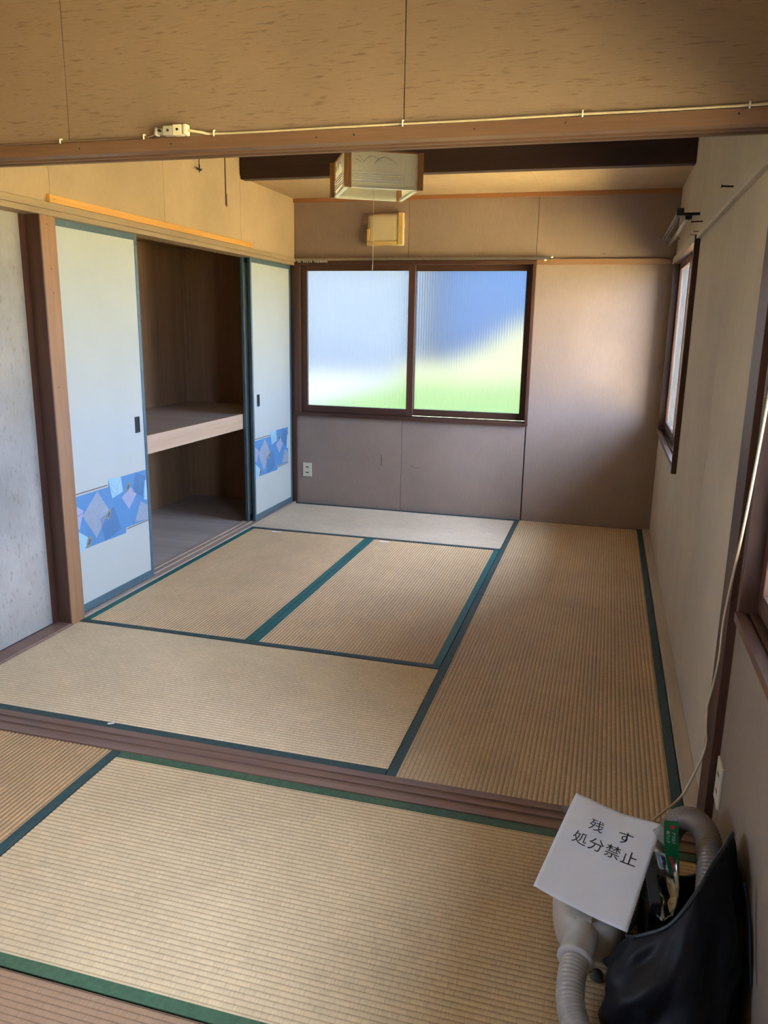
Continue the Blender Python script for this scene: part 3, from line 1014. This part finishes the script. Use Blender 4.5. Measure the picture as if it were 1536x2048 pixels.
tape_strip(0.808, 0.843, 1.953, 2.168)
tape_strip(0.578, 0.807, 1.948, 1.976)
tape_strip(0.577, 0.596, 1.977, 2.060)

# ------------------------------------------------------------------ curtain rail over the far window
t = thing('curtain_rail', 'slim metal curtain rail with white runners over the frosted window', 'curtain rail', (0.95, 3.48, 1.853))
m = MB()
m.prism([(0.022, y, z) for y, z in ((3.470, 1.862), (3.488, 1.862), (3.488, 1.847), (3.482, 1.847), (3.482, 1.857), (3.476, 1.857), (3.476, 1.847), (3.470, 1.847))], (1.855, 0, 0))
m.build('track', 'metal', t)
for x in (0.10, 0.95, 1.78):
    box('bracket', 'metal', t, x - 0.006, x + 0.006, 3.474, 3.5025, 1.8625, 1.8665)
for x, y, z in ((1.893, 3.479, 1.862), (1.850, 3.470, 1.842)):
    mm = MB()
    mm.smooth = True
    mm.tube([(x - 0.011, y, z), (x - 0.006, y, z), (x + 0.004, y, z), (x + 0.009, y, z)], [0.003, 0.007, 0.007, 0.003], 10)
    mm.build('end_knob', 'cream_plastic', t)
for x in (0.045, 0.058, 0.088, 0.101, 0.116, 0.132, 0.148, 0.178, 0.193, 0.205, 0.219, 0.232, 0.245, 0.258, 0.270):
    mm = MB()
    mm.tube([(x, 3.474, 1.849), (x, 3.474, 1.838), (x + 0.003, 3.474, 1.834), (x + 0.006, 3.474, 1.838)], 0.0025, 6)
    mm.build('runner', 'white_plastic', t)
# ------------------------------------------------------------------ curtain rail over the side window
t = thing('curtain_rail', 'double metal curtain rail with black end bracket over the side window', 'curtain rail', (2.65, 2.8, 1.90))
m = MB()
m.tube([(2.640, 2.13, 1.930), (2.640, 3.44, 1.930)], 0.011, 10)
m.build('pole', 'metal', t, smooth=True)
m = MB()
m.prism([(x, 2.10, z) for x, z in ((2.588, 1.962), (2.606, 1.962), (2.606, 1.946), (2.601, 1.946), (2.601, 1.957), (2.593, 1.957), (2.593, 1.946), (2.588, 1.946))], (0, 1.34, 0))
m.build('track', 'metal', t)
m = MB()
m.box(2.582, 2.615, 2.075, 2.100, 1.935, 1.968).box(2.615, 2.689, 2.082, 2.096, 1.935, 1.948).box(2.625, 2.655, 2.098, 2.130, 1.918, 1.945)
m.build('bracket', 'black', t, 0.002)
m = MB()
m.box(2.600, 2.689, 3.30, 3.312, 1.946, 1.9575)
m.build('bracket', 'metal', t, 0.001)


def nail(p, d, label, r=0.0028):
    m = MB()
    m.tube([p, Vector(p) + Vector(d)], r, 8)
    q = Vector(p) + Vector(d)
    m.tube([q, q + Vector(d).normalized() * 0.002], r * 1.9, 8)
    setp(m.build('nail', 'iron'), label, 'nail')


nail((2.6725, 1.72, 1.862), (-0.045, 0.01, 0.0), 'long dark nail driven in above the side window rail end')
nail((2.6725, 0.78, 1.856), (-0.036, 0.0, 0.002), 'dark nail in the right wall picture rail, near the lintel', 0.003)
nail((2.6725, 2.02, 1.838), (-0.020, 0, 0.0), 'thin nail in the rail just under the black bracket', 0.0014)
nail((2.6725, 1.86, 1.836), (-0.020, 0, 0.0), 'thin nail in the rail, nearer the lintel than the bracket', 0.0014)
nail((2.235, YF, 1.880), (0.0, -0.030, 0.0), 'small nail in the far wall above the brown rail', 0.0016)

# ------------------------------------------------------------------ hooks on the left wall
m = MB()
m.tube([(0.0, 2.06, 2.32), (0.022, 2.06, 2.318), (0.022, 2.06, 2.245)], 0.0028, 6)
m.tube(spline([(0.022, 2.035, 2.232), (0.022, 2.045, 2.222), (0.022, 2.06, 2.232), (0.022, 2.06, 2.25)], 4), 0.004, 6)
m.tube(spline([(0.022, 2.085, 2.232), (0.022, 2.075, 2.222), (0.022, 2.06, 2.232)], 4), 0.004, 6)
m.tube([(0.022, 2.06, 2.235), (0.022, 2.06, 2.210)], 0.003, 6)
setp(m.build('wall_hook', 'iron'), 'small black anchor-shaped hook hanging high on the left wall', 'hook')
m = MB()
m.box(0.0, 0.006, 2.414, 2.421, 2.085, 2.50).box(0.006, 0.010, 2.412, 2.423, 2.078, 2.15)
setp(m.build('wall_strip', 'cord_brown', None, 0.001), 'thin dark strip running down the left wall near the ceiling beam', 'strip')

# ------------------------------------------------------------------ pendant lamp
LC = Vector((1.174, 1.652, 2.0))
t = thing('pendant_lamp', 'square pendant lamp with frosted etched panels and brown wooden corners', 'lamp', LC)
ang = math.radians(27.6)
S = 0.180
for q in range(4):
    a = ang + q * math.pi / 2
    u = Vector((math.cos(a), math.sin(a), 0))           # along this side
    w = Vector((math.sin(a), -math.cos(a), 0))          # outward
    c = LC + w * (S - 0.010) + u * 0.012
    up = Vector((0, 0, 1))
    L = S
    # glass
    m = MB()
    q0, q1 = c - u * (L - 0.022), c + u * (L - 0.022)
    m.add([q0 + up * 0.012, q1 + up * 0.012, q1 + up * 0.161, q0 + up * 0.161], [(0, 1, 2, 3)])
    gl = m.build('side_panel', 'lamp_glass', t)
    # pressed lines on the glass
    m = MB()
    for k in range(5):
        zz = 0.028 + k * 0.011
        m.obox(c + w * 0.0042 + up * zz - u * 0.032, u * (L - 0.062), w * 0.0022, up * 0.0034)
    for k in range(4):
        m.obox(c + w * 0.0040 + up * 0.085 + u * (L - 0.088 + k * 0.011), u * 0.002, w * 0.0012, up * 0.068)
    for k in range(4):
        zz = 0.026 + k * 0.011
        m.obox(c + w * 0.0042 + up * zz + u * (L - 0.040), u * 0.013, w * 0.0012, up * 0.0022)
    m.build('pressed_line', 'lamp_line', gl)
    m = MB()
    for (s0, h0, s1, h1, bow) in ((-0.10, 0.112, -0.05, 0.135, 0.012), (-0.10, 0.112, -0.13, 0.136, 0.008), (-0.10, 0.112, -0.02, 0.118, 0.022), (-0.05, 0.108, 0.03, 0.122, 0.022),
                                  (-0.05, 0.108, 0.06, 0.104, 0.030), (-0.05, 0.108, -0.01, 0.136, 0.006), (-0.11, 0.108, -0.14, 0.120, 0.006)):
        pts = [c + w * 0.0036 + u * (s0 + (s1 - s0) * k / 8) + up * (h0 + (h1 - h0) * k / 8 + bow * math.sin(math.pi * k / 8)) for k in range(9)]
        m.tube(pts, 0.0011, 5)
    m.build('etched_grass', 'grey_plastic', gl)
    # wooden end boards
    for e in (-1, 1):
        m = MB()
        m.obox(c + u * e * (L - 0.011) + up * 0.082, u * 0.0125, w * 0.0075, up * 0.0815)
        m.build('corner_board', 'lamp_wood', t, 0.0015)
    # bottom rim
    m = MB()
    m.obox(c + up * 0.007 - w * 0.004, u * (L - 0.0262), w * 0.010, up * 0.0062)
    m.build('bottom_rim', 'lamp_rim', t, 0.0015)
    m = MB()
    m.obox(c + up * 0.161, u * (L - 0.0262), w * 0.004, up * 0.003)
    m.build('top_rim', 'lamp_wood', t, 0.001)
m = MB()
for a in (ang + math.pi / 4, ang + 3 * math.pi / 4):
    d = Vector((math.cos(a), math.sin(a), 0))
    m.obox(LC + Vector((0, 0, 0.158)), d * 0.235, Vector((-d.y, d.x, 0)) * 0.006, (0, 0, 0.002))
m.build('top_bar', 'iron', t)
m = MB()
m.smooth = True
m.tube([LC + Vector((0, 0, z)) for z in (0.10, 0.105, 0.155, 0.175, 0.19)], [0.03, 0.045, 0.045, 0.03, 0.012], 20)
m.build('lamp_holder', 'white_plastic', t)
m = MB()
m.tube([LC + Vector((0, 0, 0.19)), LC + Vector((0, 0, ZC - 2.0))], 0.004, 8)
m.build('hanging_cord', 'cream_plastic', t)
m = MB()
m.smooth = True
ring = [LC + Vector((0.11 * math.cos(i * math.pi / 12), 0.11 * math.sin(i * math.pi / 12), 0.115)) for i in range(25)]
m.tube(ring, 0.012, 8)
m.build('ring_tube', 'white_plastic', t)
m = MB()
pc = LC + Vector((-0.006, 0.0, 0))
m.tube([pc + Vector((0, 0, 0.10)), pc + Vector((0, 0, -0.32))], 0.0012, 6)
ps = m.build('pull_string', 'cord', t)
m = MB()
m.smooth = True
m.tube([pc + Vector((0, 0, -0.32)), pc + Vector((-0.001, 0, -0.325)), pc + Vector((-0.002, 0, -0.345)), pc + Vector((-0.002, 0, -0.35))], [0.001, 0.0026, 0.0030, 0.001], 8)
m.build('string_end', 'grey_plastic', ps)

# ------------------------------------------------------------------ cords on the lintel
t = thing('lamp_cord', 'brown flat cord ending in a grey plug on the lintel', 'cord', (0.9, -0.17, 1.868))
pts = [(0.0, -0.170, 1.873), (0.4, -0.170, 1.872), (0.80, -0.170, 1.8725), (0.95, -0.170, 1.873), (1.064, -0.170, 1.873), (1.098, -0.176, 1.879), (1.108, -0.184, 1.881)]
MB().tube(spline(pts, 5), 0.0032, 8).build('wire', 'cord_brown', t, smooth=True)
m = MB()
m.smooth = True
m.box(1.1085, 1.116, -0.196, -0.1775, 1.8705, 1.8905)
m.smooth = False
m.box(1.1165, 1.134, -0.194, -0.179, 1.8735, 1.8875)
m.box(1.1345, 1.164, -0.198, -0.1765, 1.8695, 1.8925)
m.build('plug', 'grey_plastic', t, 0.003, 3)
m = MB()
for x in (1.125, 1.150):
    m.tube([(x, -0.1995, 1.881), (x, -0.1940, 1.881)], 0.0035, 10)
m.build('screw_hole', 'iron', t)
for x in (0.80, 1.064):
    m = MB()
    m.tube(spline([(x, -0.1655, 1.880), (x, -0.176, 1.878), (x, -0.1768, 1.872), (x, -0.1765, 1.867)], 4), 0.0022, 6)
    m.build('staple', 'white_plastic', t)

t = thing('extension_cord', 'cream extension cord stapled along the lintel, hanging down by the dark post', 'cord', (1.17, -0.17, 1.868))
m = MB()
m.box(1.1645, 1.190, -0.1985, -0.1760, 1.8685, 1.8945).box(1.1905, 1.1945, -0.196, -0.178, 1.870, 1.893).box(1.195, 1.204, -0.1985, -0.1765, 1.868, 1.8945)
m.build('socket', 'cream_plastic', t, 0.002, 2)
MB().tube([(1.178, -0.2, 1.882), (1.178, -0.1945, 1.882)], 0.0035, 10).build('screw_hole', 'iron', t)
pts = [(1.204, -0.186, 1.881), (1.235, -0.178, 1.877), (1.273, -0.1705, 1.8725), (1.42, -0.1705, 1.8715), (1.60, -0.1705, 1.8725), (1.786, -0.1705, 1.8725), (1.98, -0.1705, 1.8720), (2.217, -0.1705, 1.8735), (2.40, -0.1705, 1.8730),
       (2.575, -0.1705, 1.874), (2.640, -0.172, 1.875), (2.664, -0.21, 1.868), (2.662, -0.30, 1.80), (2.660, -0.37, 1.60), (2.660, -0.350, 1.36), (2.660, -0.325, 1.235), (2.660, -0.262, 1.02), (2.660, -0.208, 0.873),
       (2.660, -0.142, 0.725), (2.660, -0.118, 0.64), (2.660, -0.120, 0.55), (2.660, -0.075, 0.44), (2.661, -0.030, 0.37), (2.6615, -0.045, 0.315), (2.658, -0.10, 0.29), (2.640, -0.115, 0.225), (2.602, -0.150, 0.150), (2.540, -0.255, 0.150), (2.495, -0.315, 0.135), (2.464, -0.345, 0.118)]
MB().tube(spline(pts, 6), 0.0034, 8).build('wire', 'cord', t, smooth=True)
for x in (1.273, 1.786, 2.217, 2.575):
    m = MB()
    m.tube(spline([(x, -0.1655, 1.882), (x, -0.176, 1.879), (x, -0.1772, 1.872), (x, -0.1765, 1.866)], 4), 0.0022, 6)
    m.build('staple', 'white_plastic', t)

# ------------------------------------------------------------------ vacuum cleaner
VC = Vector((2.385, -0.50, 0.0022))
t = thing('vacuum_cleaner', 'beige canister vacuum cleaner with a grey ribbed hose under a paper notice', 'vacuum cleaner', VC)
m = MB()
m.smooth = True
nu, nv = 28, 14
vs, fs = [], []
for j in range(nv + 1):
    ph = -math.pi / 2 + math.pi * j / nv
    for i in range(nu):
        th = 2 * math.pi * i / nu
        sg = lambda v, e: math.copysign(abs(v) ** e, v)
        cx_, cy_ = sg(math.cos(th), 0.55), sg(math.sin(th), 0.55)
        r = abs(math.cos(ph)) ** 0.45
        z = 0.088 + 0.078 * sg(math.sin(ph), 0.55)
        y = VC.y + 0.185 * cy_ * r
        taper = 1 - 0.10 * max(0, -cy_)
        hgt = 1.0 - 0.16 * max(0, -cy_)
        vs.append((VC.x + 0.092 * cx_ * r * taper - 0.004, y, 0.012 + (z - 0.012) * hgt))
for j in range(nv):
    for i in range(nu):
        fs.append((j * nu + i, j * nu + (i + 1) % nu, (j + 1) * nu + (i + 1) % nu, (j + 1) * nu + i))
m.add(vs, fs)
m.build('body', 'vac_beige', t)
for sx, yy in ((-1, -0.39), (1, -0.39)):
    m = MB()
    m.smooth = True
    xw = VC.x + sx * 0.084
    m.tube([(xw - 0.012, yy, 0.055), (xw - 0.010, yy, 0.055), (xw + 0.010, yy, 0.055), (xw + 0.012, yy, 0.055)], [0.040, 0.052, 0.052, 0.040], 24)
    m.build('wheel', 'vac_dark', t)
m = MB()
m.smooth = True
m.tube([(2.400, -0.706, 0.016), (2.400, -0.703, 0.016), (2.400, -0.690, 0.016), (2.400, -0.687, 0.016)], [0.008, 0.0135, 0.0135, 0.008], 14)
m.build('caster', 'vac_dark', t)
# inlet coupling
a0, a1 = Vector((2.375, -0.610, 0.105)), Vector((2.351, -0.742, 0.082))
d = a1 - a0
m = MB()
m.smooth = True
m.tube([a0, a0 + d * 0.42, a0 + d * 0.46, a0 + d * 0.94, a0 + d * 0.95, a1, a1 + d * 0.001], [0.033, 0.033, 0.035, 0.0365, 0.039, 0.039, 0.028], 28)
cp = m.build('hose_coupling', 'vac_grey', t)
dn = d.normalized()
side = Vector((0, 0, 1)).cross(dn).normalized()
upv = dn.cross(side).normalized()
m = MB()
m.obox(a0 + d * 0.26 + upv * 0.034, side * 0.0175, dn * 0.022, upv * 0.005)
m.build('release_button', 'vac_beige', cp, 0.003, 3)
def ribbed(path, name, mat, parent):
    """resample a path evenly, then ring the radius"""
    L_ = [0.0]
    for p, q in zip(path[:-1], path[1:]):
        L_.append(L_[-1] + (q - p).length)
    pts, rad, i, kk, s_ = [], [], 0, 0, 0.0
    while s_ < L_[-1]:
        while L_[i + 1] < s_:
            i += 1
        f = (s_ - L_[i]) / max(1e-9, L_[i + 1] - L_[i])
        pts.append(path[i].lerp(path[i + 1], f))
        rad.append((0.0285, 0.0296, 0.0285, 0.0258)[kk % 4])
        kk += 1
        s_ += 0.0021
    m = MB()
    m.smooth = True
    m.tube(pts, rad, 22)
    return m.build(name, mat, parent)


ribbed(spline([a1 - d * 0.06, (2.346, -0.785, 0.068), (2.350, -0.835, 0.050), (2.372, -0.885, 0.038), (2.415, -0.945, 0.0345), (2.47, -1.01, 0.0345), (2.53, -1.08, 0.0345), (2.56, -1.18, 0.0345)], 20), 'ribbed_hose', 'hose', t)
t = thing('vacuum_hose', 'taupe ribbed hose arching out of the navy bag beside the green card', 'hose', (2.6, -0.5, 0.03))
ribbed(spline([(2.580, -0.70, 0.045), (2.600, -0.665, 0.095), (2.618, -0.61, 0.150), (2.628, -0.54, 0.203), (2.630, -0.455, 0.237), (2.608, -0.395, 0.240), (2.575, -0.365, 0.215), (2.555, -0.36, 0.160), (2.545, -0.365, 0.08), (2.540, -0.37, 0.034)], 20), 'ribbed_hose', 'hose_dark', t)

# ------------------------------------------------------------------ navy bag
t = thing('cloth_bag', 'navy blue cloth sack slumped open against the right wall', 'bag', (2.52, -0.72, 0.0022))
rim = [(2.462, -0.752, 0.176), (2.525, -0.765, 0.232), (2.572, -0.735, 0.296), (2.606, -0.67, 0.318), (2.640, -0.60, 0.325), (2.664, -0.535, 0.312), (2.662, -0.475, 0.205),
       (2.610, -0.440, 0.120), (2.545, -0.440, 0.100), (2.500, -0.500, 0.085), (2.478, -0.590, 0.090), (2.455, -0.680, 0.120)]
foot = [(2.405, -0.815, 0), (2.470, -0.890, 0), (2.560, -0.905, 0), (2.630, -0.880, 0), (2.668, -0.770, 0), (2.672, -0.600, 0), (2.665, -0.500, 0),
        (2.610, -0.455, 0), (2.550, -0.455, 0), (2.510, -0.520, 0), (2.488, -0.610, 0), (2.430, -0.735, 0)]
rimc = spline(rim + [rim[0]], 6)[:-1]
footc = spline(foot + [foot[0]], 6)[:-1]
nr = len(rimc)
rows = 26
m = MB()
m.smooth = True
vs, fs = [], []
cen = Vector((2.55, -0.68, 0))
for j in range(rows + 1):
    tt = j / rows
    for k in range(nr):
        a, b_ = rimc[k], footc[k] + Vector((0, 0, 0.004))
        p = a.lerp(b_, tt)
        out = Vector((p.x - cen.x, p.y - cen.y, 0)).normalized()
        bulge = 0.030 * math.sin(math.pi * tt ** 0.8)
        wr_ = 0.036 * noise.noise(Vector((k * 0.22, tt * 2.2, 3.1))) + 0.034 * noise.noise(Vector((k * 0.30 + tt * 3.0, tt * 3.0 - k * 0.12, 7.7))) + 0.010 * noise.noise(Vector((k * 0.7, tt * 7, 1.7)))
        p = p + out * (bulge + wr_ * min(1, tt * 4) * (1 - 0.5 * tt))
        p.z += 0.012 * noise.noise(Vector((k * 0.3, tt * 3, 1.0))) * (1 - tt) * min(1, tt * 4)
        p.x = min(p.x, 2.684)
        p.x = max(p.x, 2.392 + 0.0 if p.y < -0.74 else 2.487 if p.y > -0.69 else 2.43)
        p.z = max(p.z, 0.0042)
        vs.append(tuple(p))
for j in range(rows):
    for k in range(nr):
        k2 = (k + 1) % nr
        fs.append((j * nr + k, j * nr + k2, (j + 1) * nr + k2, (j + 1) * nr + k))
fs.append(tuple(rows * nr + k for k in range(nr)))
m.add(vs, fs)
m.build('sack', 'navy', t, subsurf=1)
m = MB()
m.smooth = True
m.tube([p + Vector((0, 0, 0.001)) for p in rimc] + [rimc[0] + Vector((0, 0, 0.001))], 0.0045, 8)
m.build('hem', 'navy_hem', t)
m = MB()
m.tube(spline([(2.663, -0.70, 0.315), (2.676, -0.72, 0.26), (2.679, -0.76, 0.20), (2.678, -0.80, 0.165)], 6), 0.0028, 6)
m.build('drawstring', 'navy', t, smooth=True)

# ------------------------------------------------------------------ floor nozzle in the bag and clear plastic pack with its green card
t = thing('floor_nozzle', 'black vacuum floor nozzle standing between the paper notice and the navy bag', 'nozzle', (2.505, -0.56, 0.06))
m = MB()
m.obox((2.505, -0.580, 0.128), (0.013, 0.004, 0.0), (-0.006, 0.050, 0.012), (0.0, -0.012, 0.066))
m.build('nozzle_body', 'black', t, 0.006, 3)
m = MB()
m.obox((2.520, -0.600, 0.140), (0.0022, 0.0, 0), (-0.006, 0.006, 0.004), (0.0, -0.008, 0.045))
m.build('brush_strip', 'grey_plastic', t, 0.001)

t = thing('plastic_pack', 'clear plastic pack with a green printed header card beside the paper notice', 'package', (2.52, -0.5, 0.1))
m = MB()
m.smooth = True
g0 = [(2.293, -0.440, 0.255), (2.37, -0.415, 0.210), (2.480, -0.430, 0.205), (2.545, -0.500, 0.303)]
g1 = [(2.300, -0.450, 0.222), (2.39, -0.445, 0.195), (2.500, -0.480, 0.190), (2.556, -0.545, 0.240)]
g2 = [(2.310, -0.465, 0.200), (2.40, -0.470, 0.185), (2.505, -0.560, 0.170), (2.560, -0.600, 0.190)]
g3 = [(2.320, -0.480, 0.185), (2.42, -0.510, 0.176), (2.515, -0.640, 0.150), (2.545, -0.655, 0.165)]
gr = [spline(r, 8) for r in (g0, g1, g2, g3)]
cols = len(gr[0])
vs, fs = [], []
rr = []
for k in range(cols):
    rr.append(spline([g[k] for g in gr], 7))
nrw = len(rr[0])
for k in range(cols):
    for j in range(nrw):
        p = rr[k][j] + Vector((0.006 * noise.noise(Vector((k * 0.5, j * 0.4, 1))), 0.010 * noise.noise(Vector((k * 0.4, j * 0.5, 5))), 0.009 * noise.noise(Vector((k * 0.6, j * 0.6, 9)))))
        vs.append(tuple(p))
for k in range(cols - 1):
    for j in range(nrw - 1):
        fs.append((k * nrw + j, (k + 1) * nrw + j, (k + 1) * nrw + j + 1, k * nrw + j + 1))
m.add(vs, fs)
m.build('clear_film', 'film', t, solid=0.0004)
# header card, slightly bent
ct, cb = (Vector((2.5215, -0.53, 0.314)), Vector((2.5505, -0.53, 0.318))), (Vector((2.5415, -0.555, 0.200)), Vector((2.5640, -0.555, 0.190)))


def card_pt(u, v, off=0.0):
    """u 0..1 across, v 0..1 downwards"""
    left = ct[0].lerp(cb[0], v)
    right = ct[1].lerp(cb[1], v)
    bend = 0.006 * math.sin(math.pi * v)
    left = left - Vector((0.006 * math.sin(math.pi * min(1, v * 1.0)), 0, 0))
    p = left.lerp(right, u)
    return p + Vector((0.05, -0.90, 0.42)).normalized() * (off + bend)


m = MB()
vs, fs = [], []
for j in range(9):
    for i2 in range(4):
        vs.append(card_pt(i2 / 3, j / 8))
for j in range(8):
    for i2 in range(3):
        fs.append((j * 4 + i2, j * 4 + i2 + 1, (j + 1) * 4 + i2 + 1, (j + 1) * 4 + i2))
m.add(vs, fs)
card = m.build('header_card', 'card', t, solid=0.0006)


def card_text(s, u_c, v0, v1, width, mat, name='lettering'):
    """a line running down the card, characters turned a quarter clockwise"""
    tv, tf = text_polys(s, 1.0)
    xa, xb = min(p[0] for p in tv), max(p[0] for p in tv)
    ya, yb = min(p[1] for p in tv), max(p[1] for p in tv)
    mm = MB()
    mm.add([card_pt(u_c + ((y - ya) / (yb - ya) - 0.5) * width, v0 + (x - xa) / (xb - xa) * (v1 - v0), 0.0007) for x, y in tv], tf)
    mm.build(name, mat, card)


card_text('紙パック', 0.30, 0.19, 0.40, 0.24, 'card_white')
card_text('アフロス', 0.66, 0.20, 0.40, 0.20, 'card_white')
m = MB()
m.add([card_pt(0.60, 0.115, 0.0007)] + [card_pt(0.60 + 0.19 * math.cos(a), 0.115 + 0.036 * math.sin(a), 0.0007) for a in [i * math.pi / 8 for i in range(16)]], [(0, 1 + i, 1 + (i + 1) % 16) for i in range(16)])
m.build('round_emblem', 'card_red', card)
m = MB()
for k in range(6):
    v = 0.66 + k * 0.052
    u = 0.38 + k * 0.045
    for (du0, dv0, du1, dv1) in ((-0.16, 0.0, 0.16, 0.006), (-0.14, 0.020, 0.14, 0.026), (0.0, -0.006, 0.02, 0.040), (-0.12, 0.008, -0.05, 0.036), (0.08, 0.004, 0.13, 0.038)):
        dx, dy = du1 - du0, dv1 - dv0
        ln = math.hypot(dx * 0.25, dy)
        nxx, nyy = -dy / ln * 0.05 * 0.8, dx * 0.25 / ln * 0.0065
        m.add([card_pt(u + du0 + nxx, v + dv0 + nyy, 0.0007), card_pt(u + du1 + nxx, v + dv1 + nyy, 0.0007), card_pt(u + du1 - nxx, v + dv1 - nyy, 0.0007), card_pt(u + du0 - nxx, v + dv0 - nyy, 0.0007)], [(0, 1, 2, 3)])
m.build('brush_lettering', 'card_red', card)

# ------------------------------------------------------------------ paper notice
PL = Vector((2.390, -0.547, 0.210))
PR = Euler((0.29, 0.105, -0.241)).to_matrix()
t = thing('paper_notice', 'white sheet of paper with black printed characters lying on the vacuum cleaner', 'notice', PL)


def paper_pt(u, v, off=0.0):
    """u across, v up, metres from the sheet's middle"""
    a, b_ = u / 0.105, v / 0.1485
    z = 0.010 * a * a * 0.6 - 0.004 * b_ * b_ + 0.005 * a * b_ - 0.006
    z += 0.0035 * noise.noise(Vector((u * 16, v * 16, 4.4))) * (0.5 + 0.5 * max(0, b_))
    z += -0.012 * max(0, b_ - 0.55) * max(0, 0.8 - abs(a - 0.15)) * 2
    return PL + PR @ Vector((u, v, z + off))


m = MB()
m.smooth = True
gx, gy = 24, 32
vs = [paper_pt(-0.105 + 0.21 * i / gx, -0.1485 + 0.297 * j / gy) for j in range(gy + 1) for i in range(gx + 1)]
m.add(vs, [(j * (gx + 1) + i, j * (gx + 1) + i + 1, (j + 1) * (gx + 1) + i + 1, (j + 1) * (gx + 1) + i) for j in range(gy) for i in range(gx)])
sheet = m.build('sheet', 'paper', t, solid=0.0003)


def notice_text(s, x0, y0, w, h):
    tv, tf = text_polys(s, 1.0)
    xa, xb = min(p[0] for p in tv), max(p[0] for p in tv)
    ya, yb = min(p[1] for p in tv), max(p[1] for p in tv)
    mm = MB()
    mm.add([paper_pt(x0 + (x - xa) / (xb - xa) * w, y0 + (y - ya) / (yb - ya) * h, 0.0006) for x, y in tv], tf)
    mm.build('lettering', 'ink', sheet)


notice_text('残', -0.047, 0.060, 0.033, 0.034)
notice_text('す', 0.022, 0.056, 0.033, 0.034)
for k, ch in enumerate('処分禁止'):
    notice_text(ch, -0.071 + k * 0.0385, 0.006, 0.034, 0.036)

# ------------------------------------------------------------------ outdoors seen blurred through the panes
lw = MB().box(-25, 12, 9.0, 60.0, -0.549, -0.53).build('lawn', 'lawn')
setp(lw, kind='structure')
yd = MB().box(-22, -4.6, 9.5, 60.0, -0.529, -0.51).build('yard', 'yard')
setp(yd, kind='structure')
hb = thing('neighbour_house', 'pale neighbouring house seen blurred through the left frosted pane', 'house', (-10.0, 31, -0.51))
box('wall', 'house', hb, -16.0, -6.0, 28.0, 34.0, -0.51, 5.0)
MB().prism([(-16.5, 27.4, 5.0), (-16.5, 34.6, 5.0), (-16.5, 31.0, 7.6)], (10.8, 0, 0)).build('roof', 'roof', hb)
hb = thing('neighbour_shed', 'blue neighbouring shed seen blurred through the right frosted pane', 'shed', (-3.0, 33, -0.53))
box('wall', 'house_blue', hb, -5.4, 0.5, 31.0, 36.0, -0.52, 6.2)
MB().prism([(-5.7, 30.6, 6.2), (-5.7, 36.4, 6.2), (-5.7, 36.4, 7.2)], (6.5, 0, 0)).build('roof', 'house_blue', hb)
bk = MB().prism([(x, 23.0 + 3.0 * (z + 0.53), z) for x, z in ((-5.4, -0.53), (4.0, -0.53), (4.0, 3.4), (-0.2, 2.7), (-1.2, 1.9), (-2.2, 0.85), (-3.4, 0.10), (-5.2, 0.0))], (0.0, 2.5, -0.3)).build('bank', 'straw_bank')
setp(bk, kind='structure')
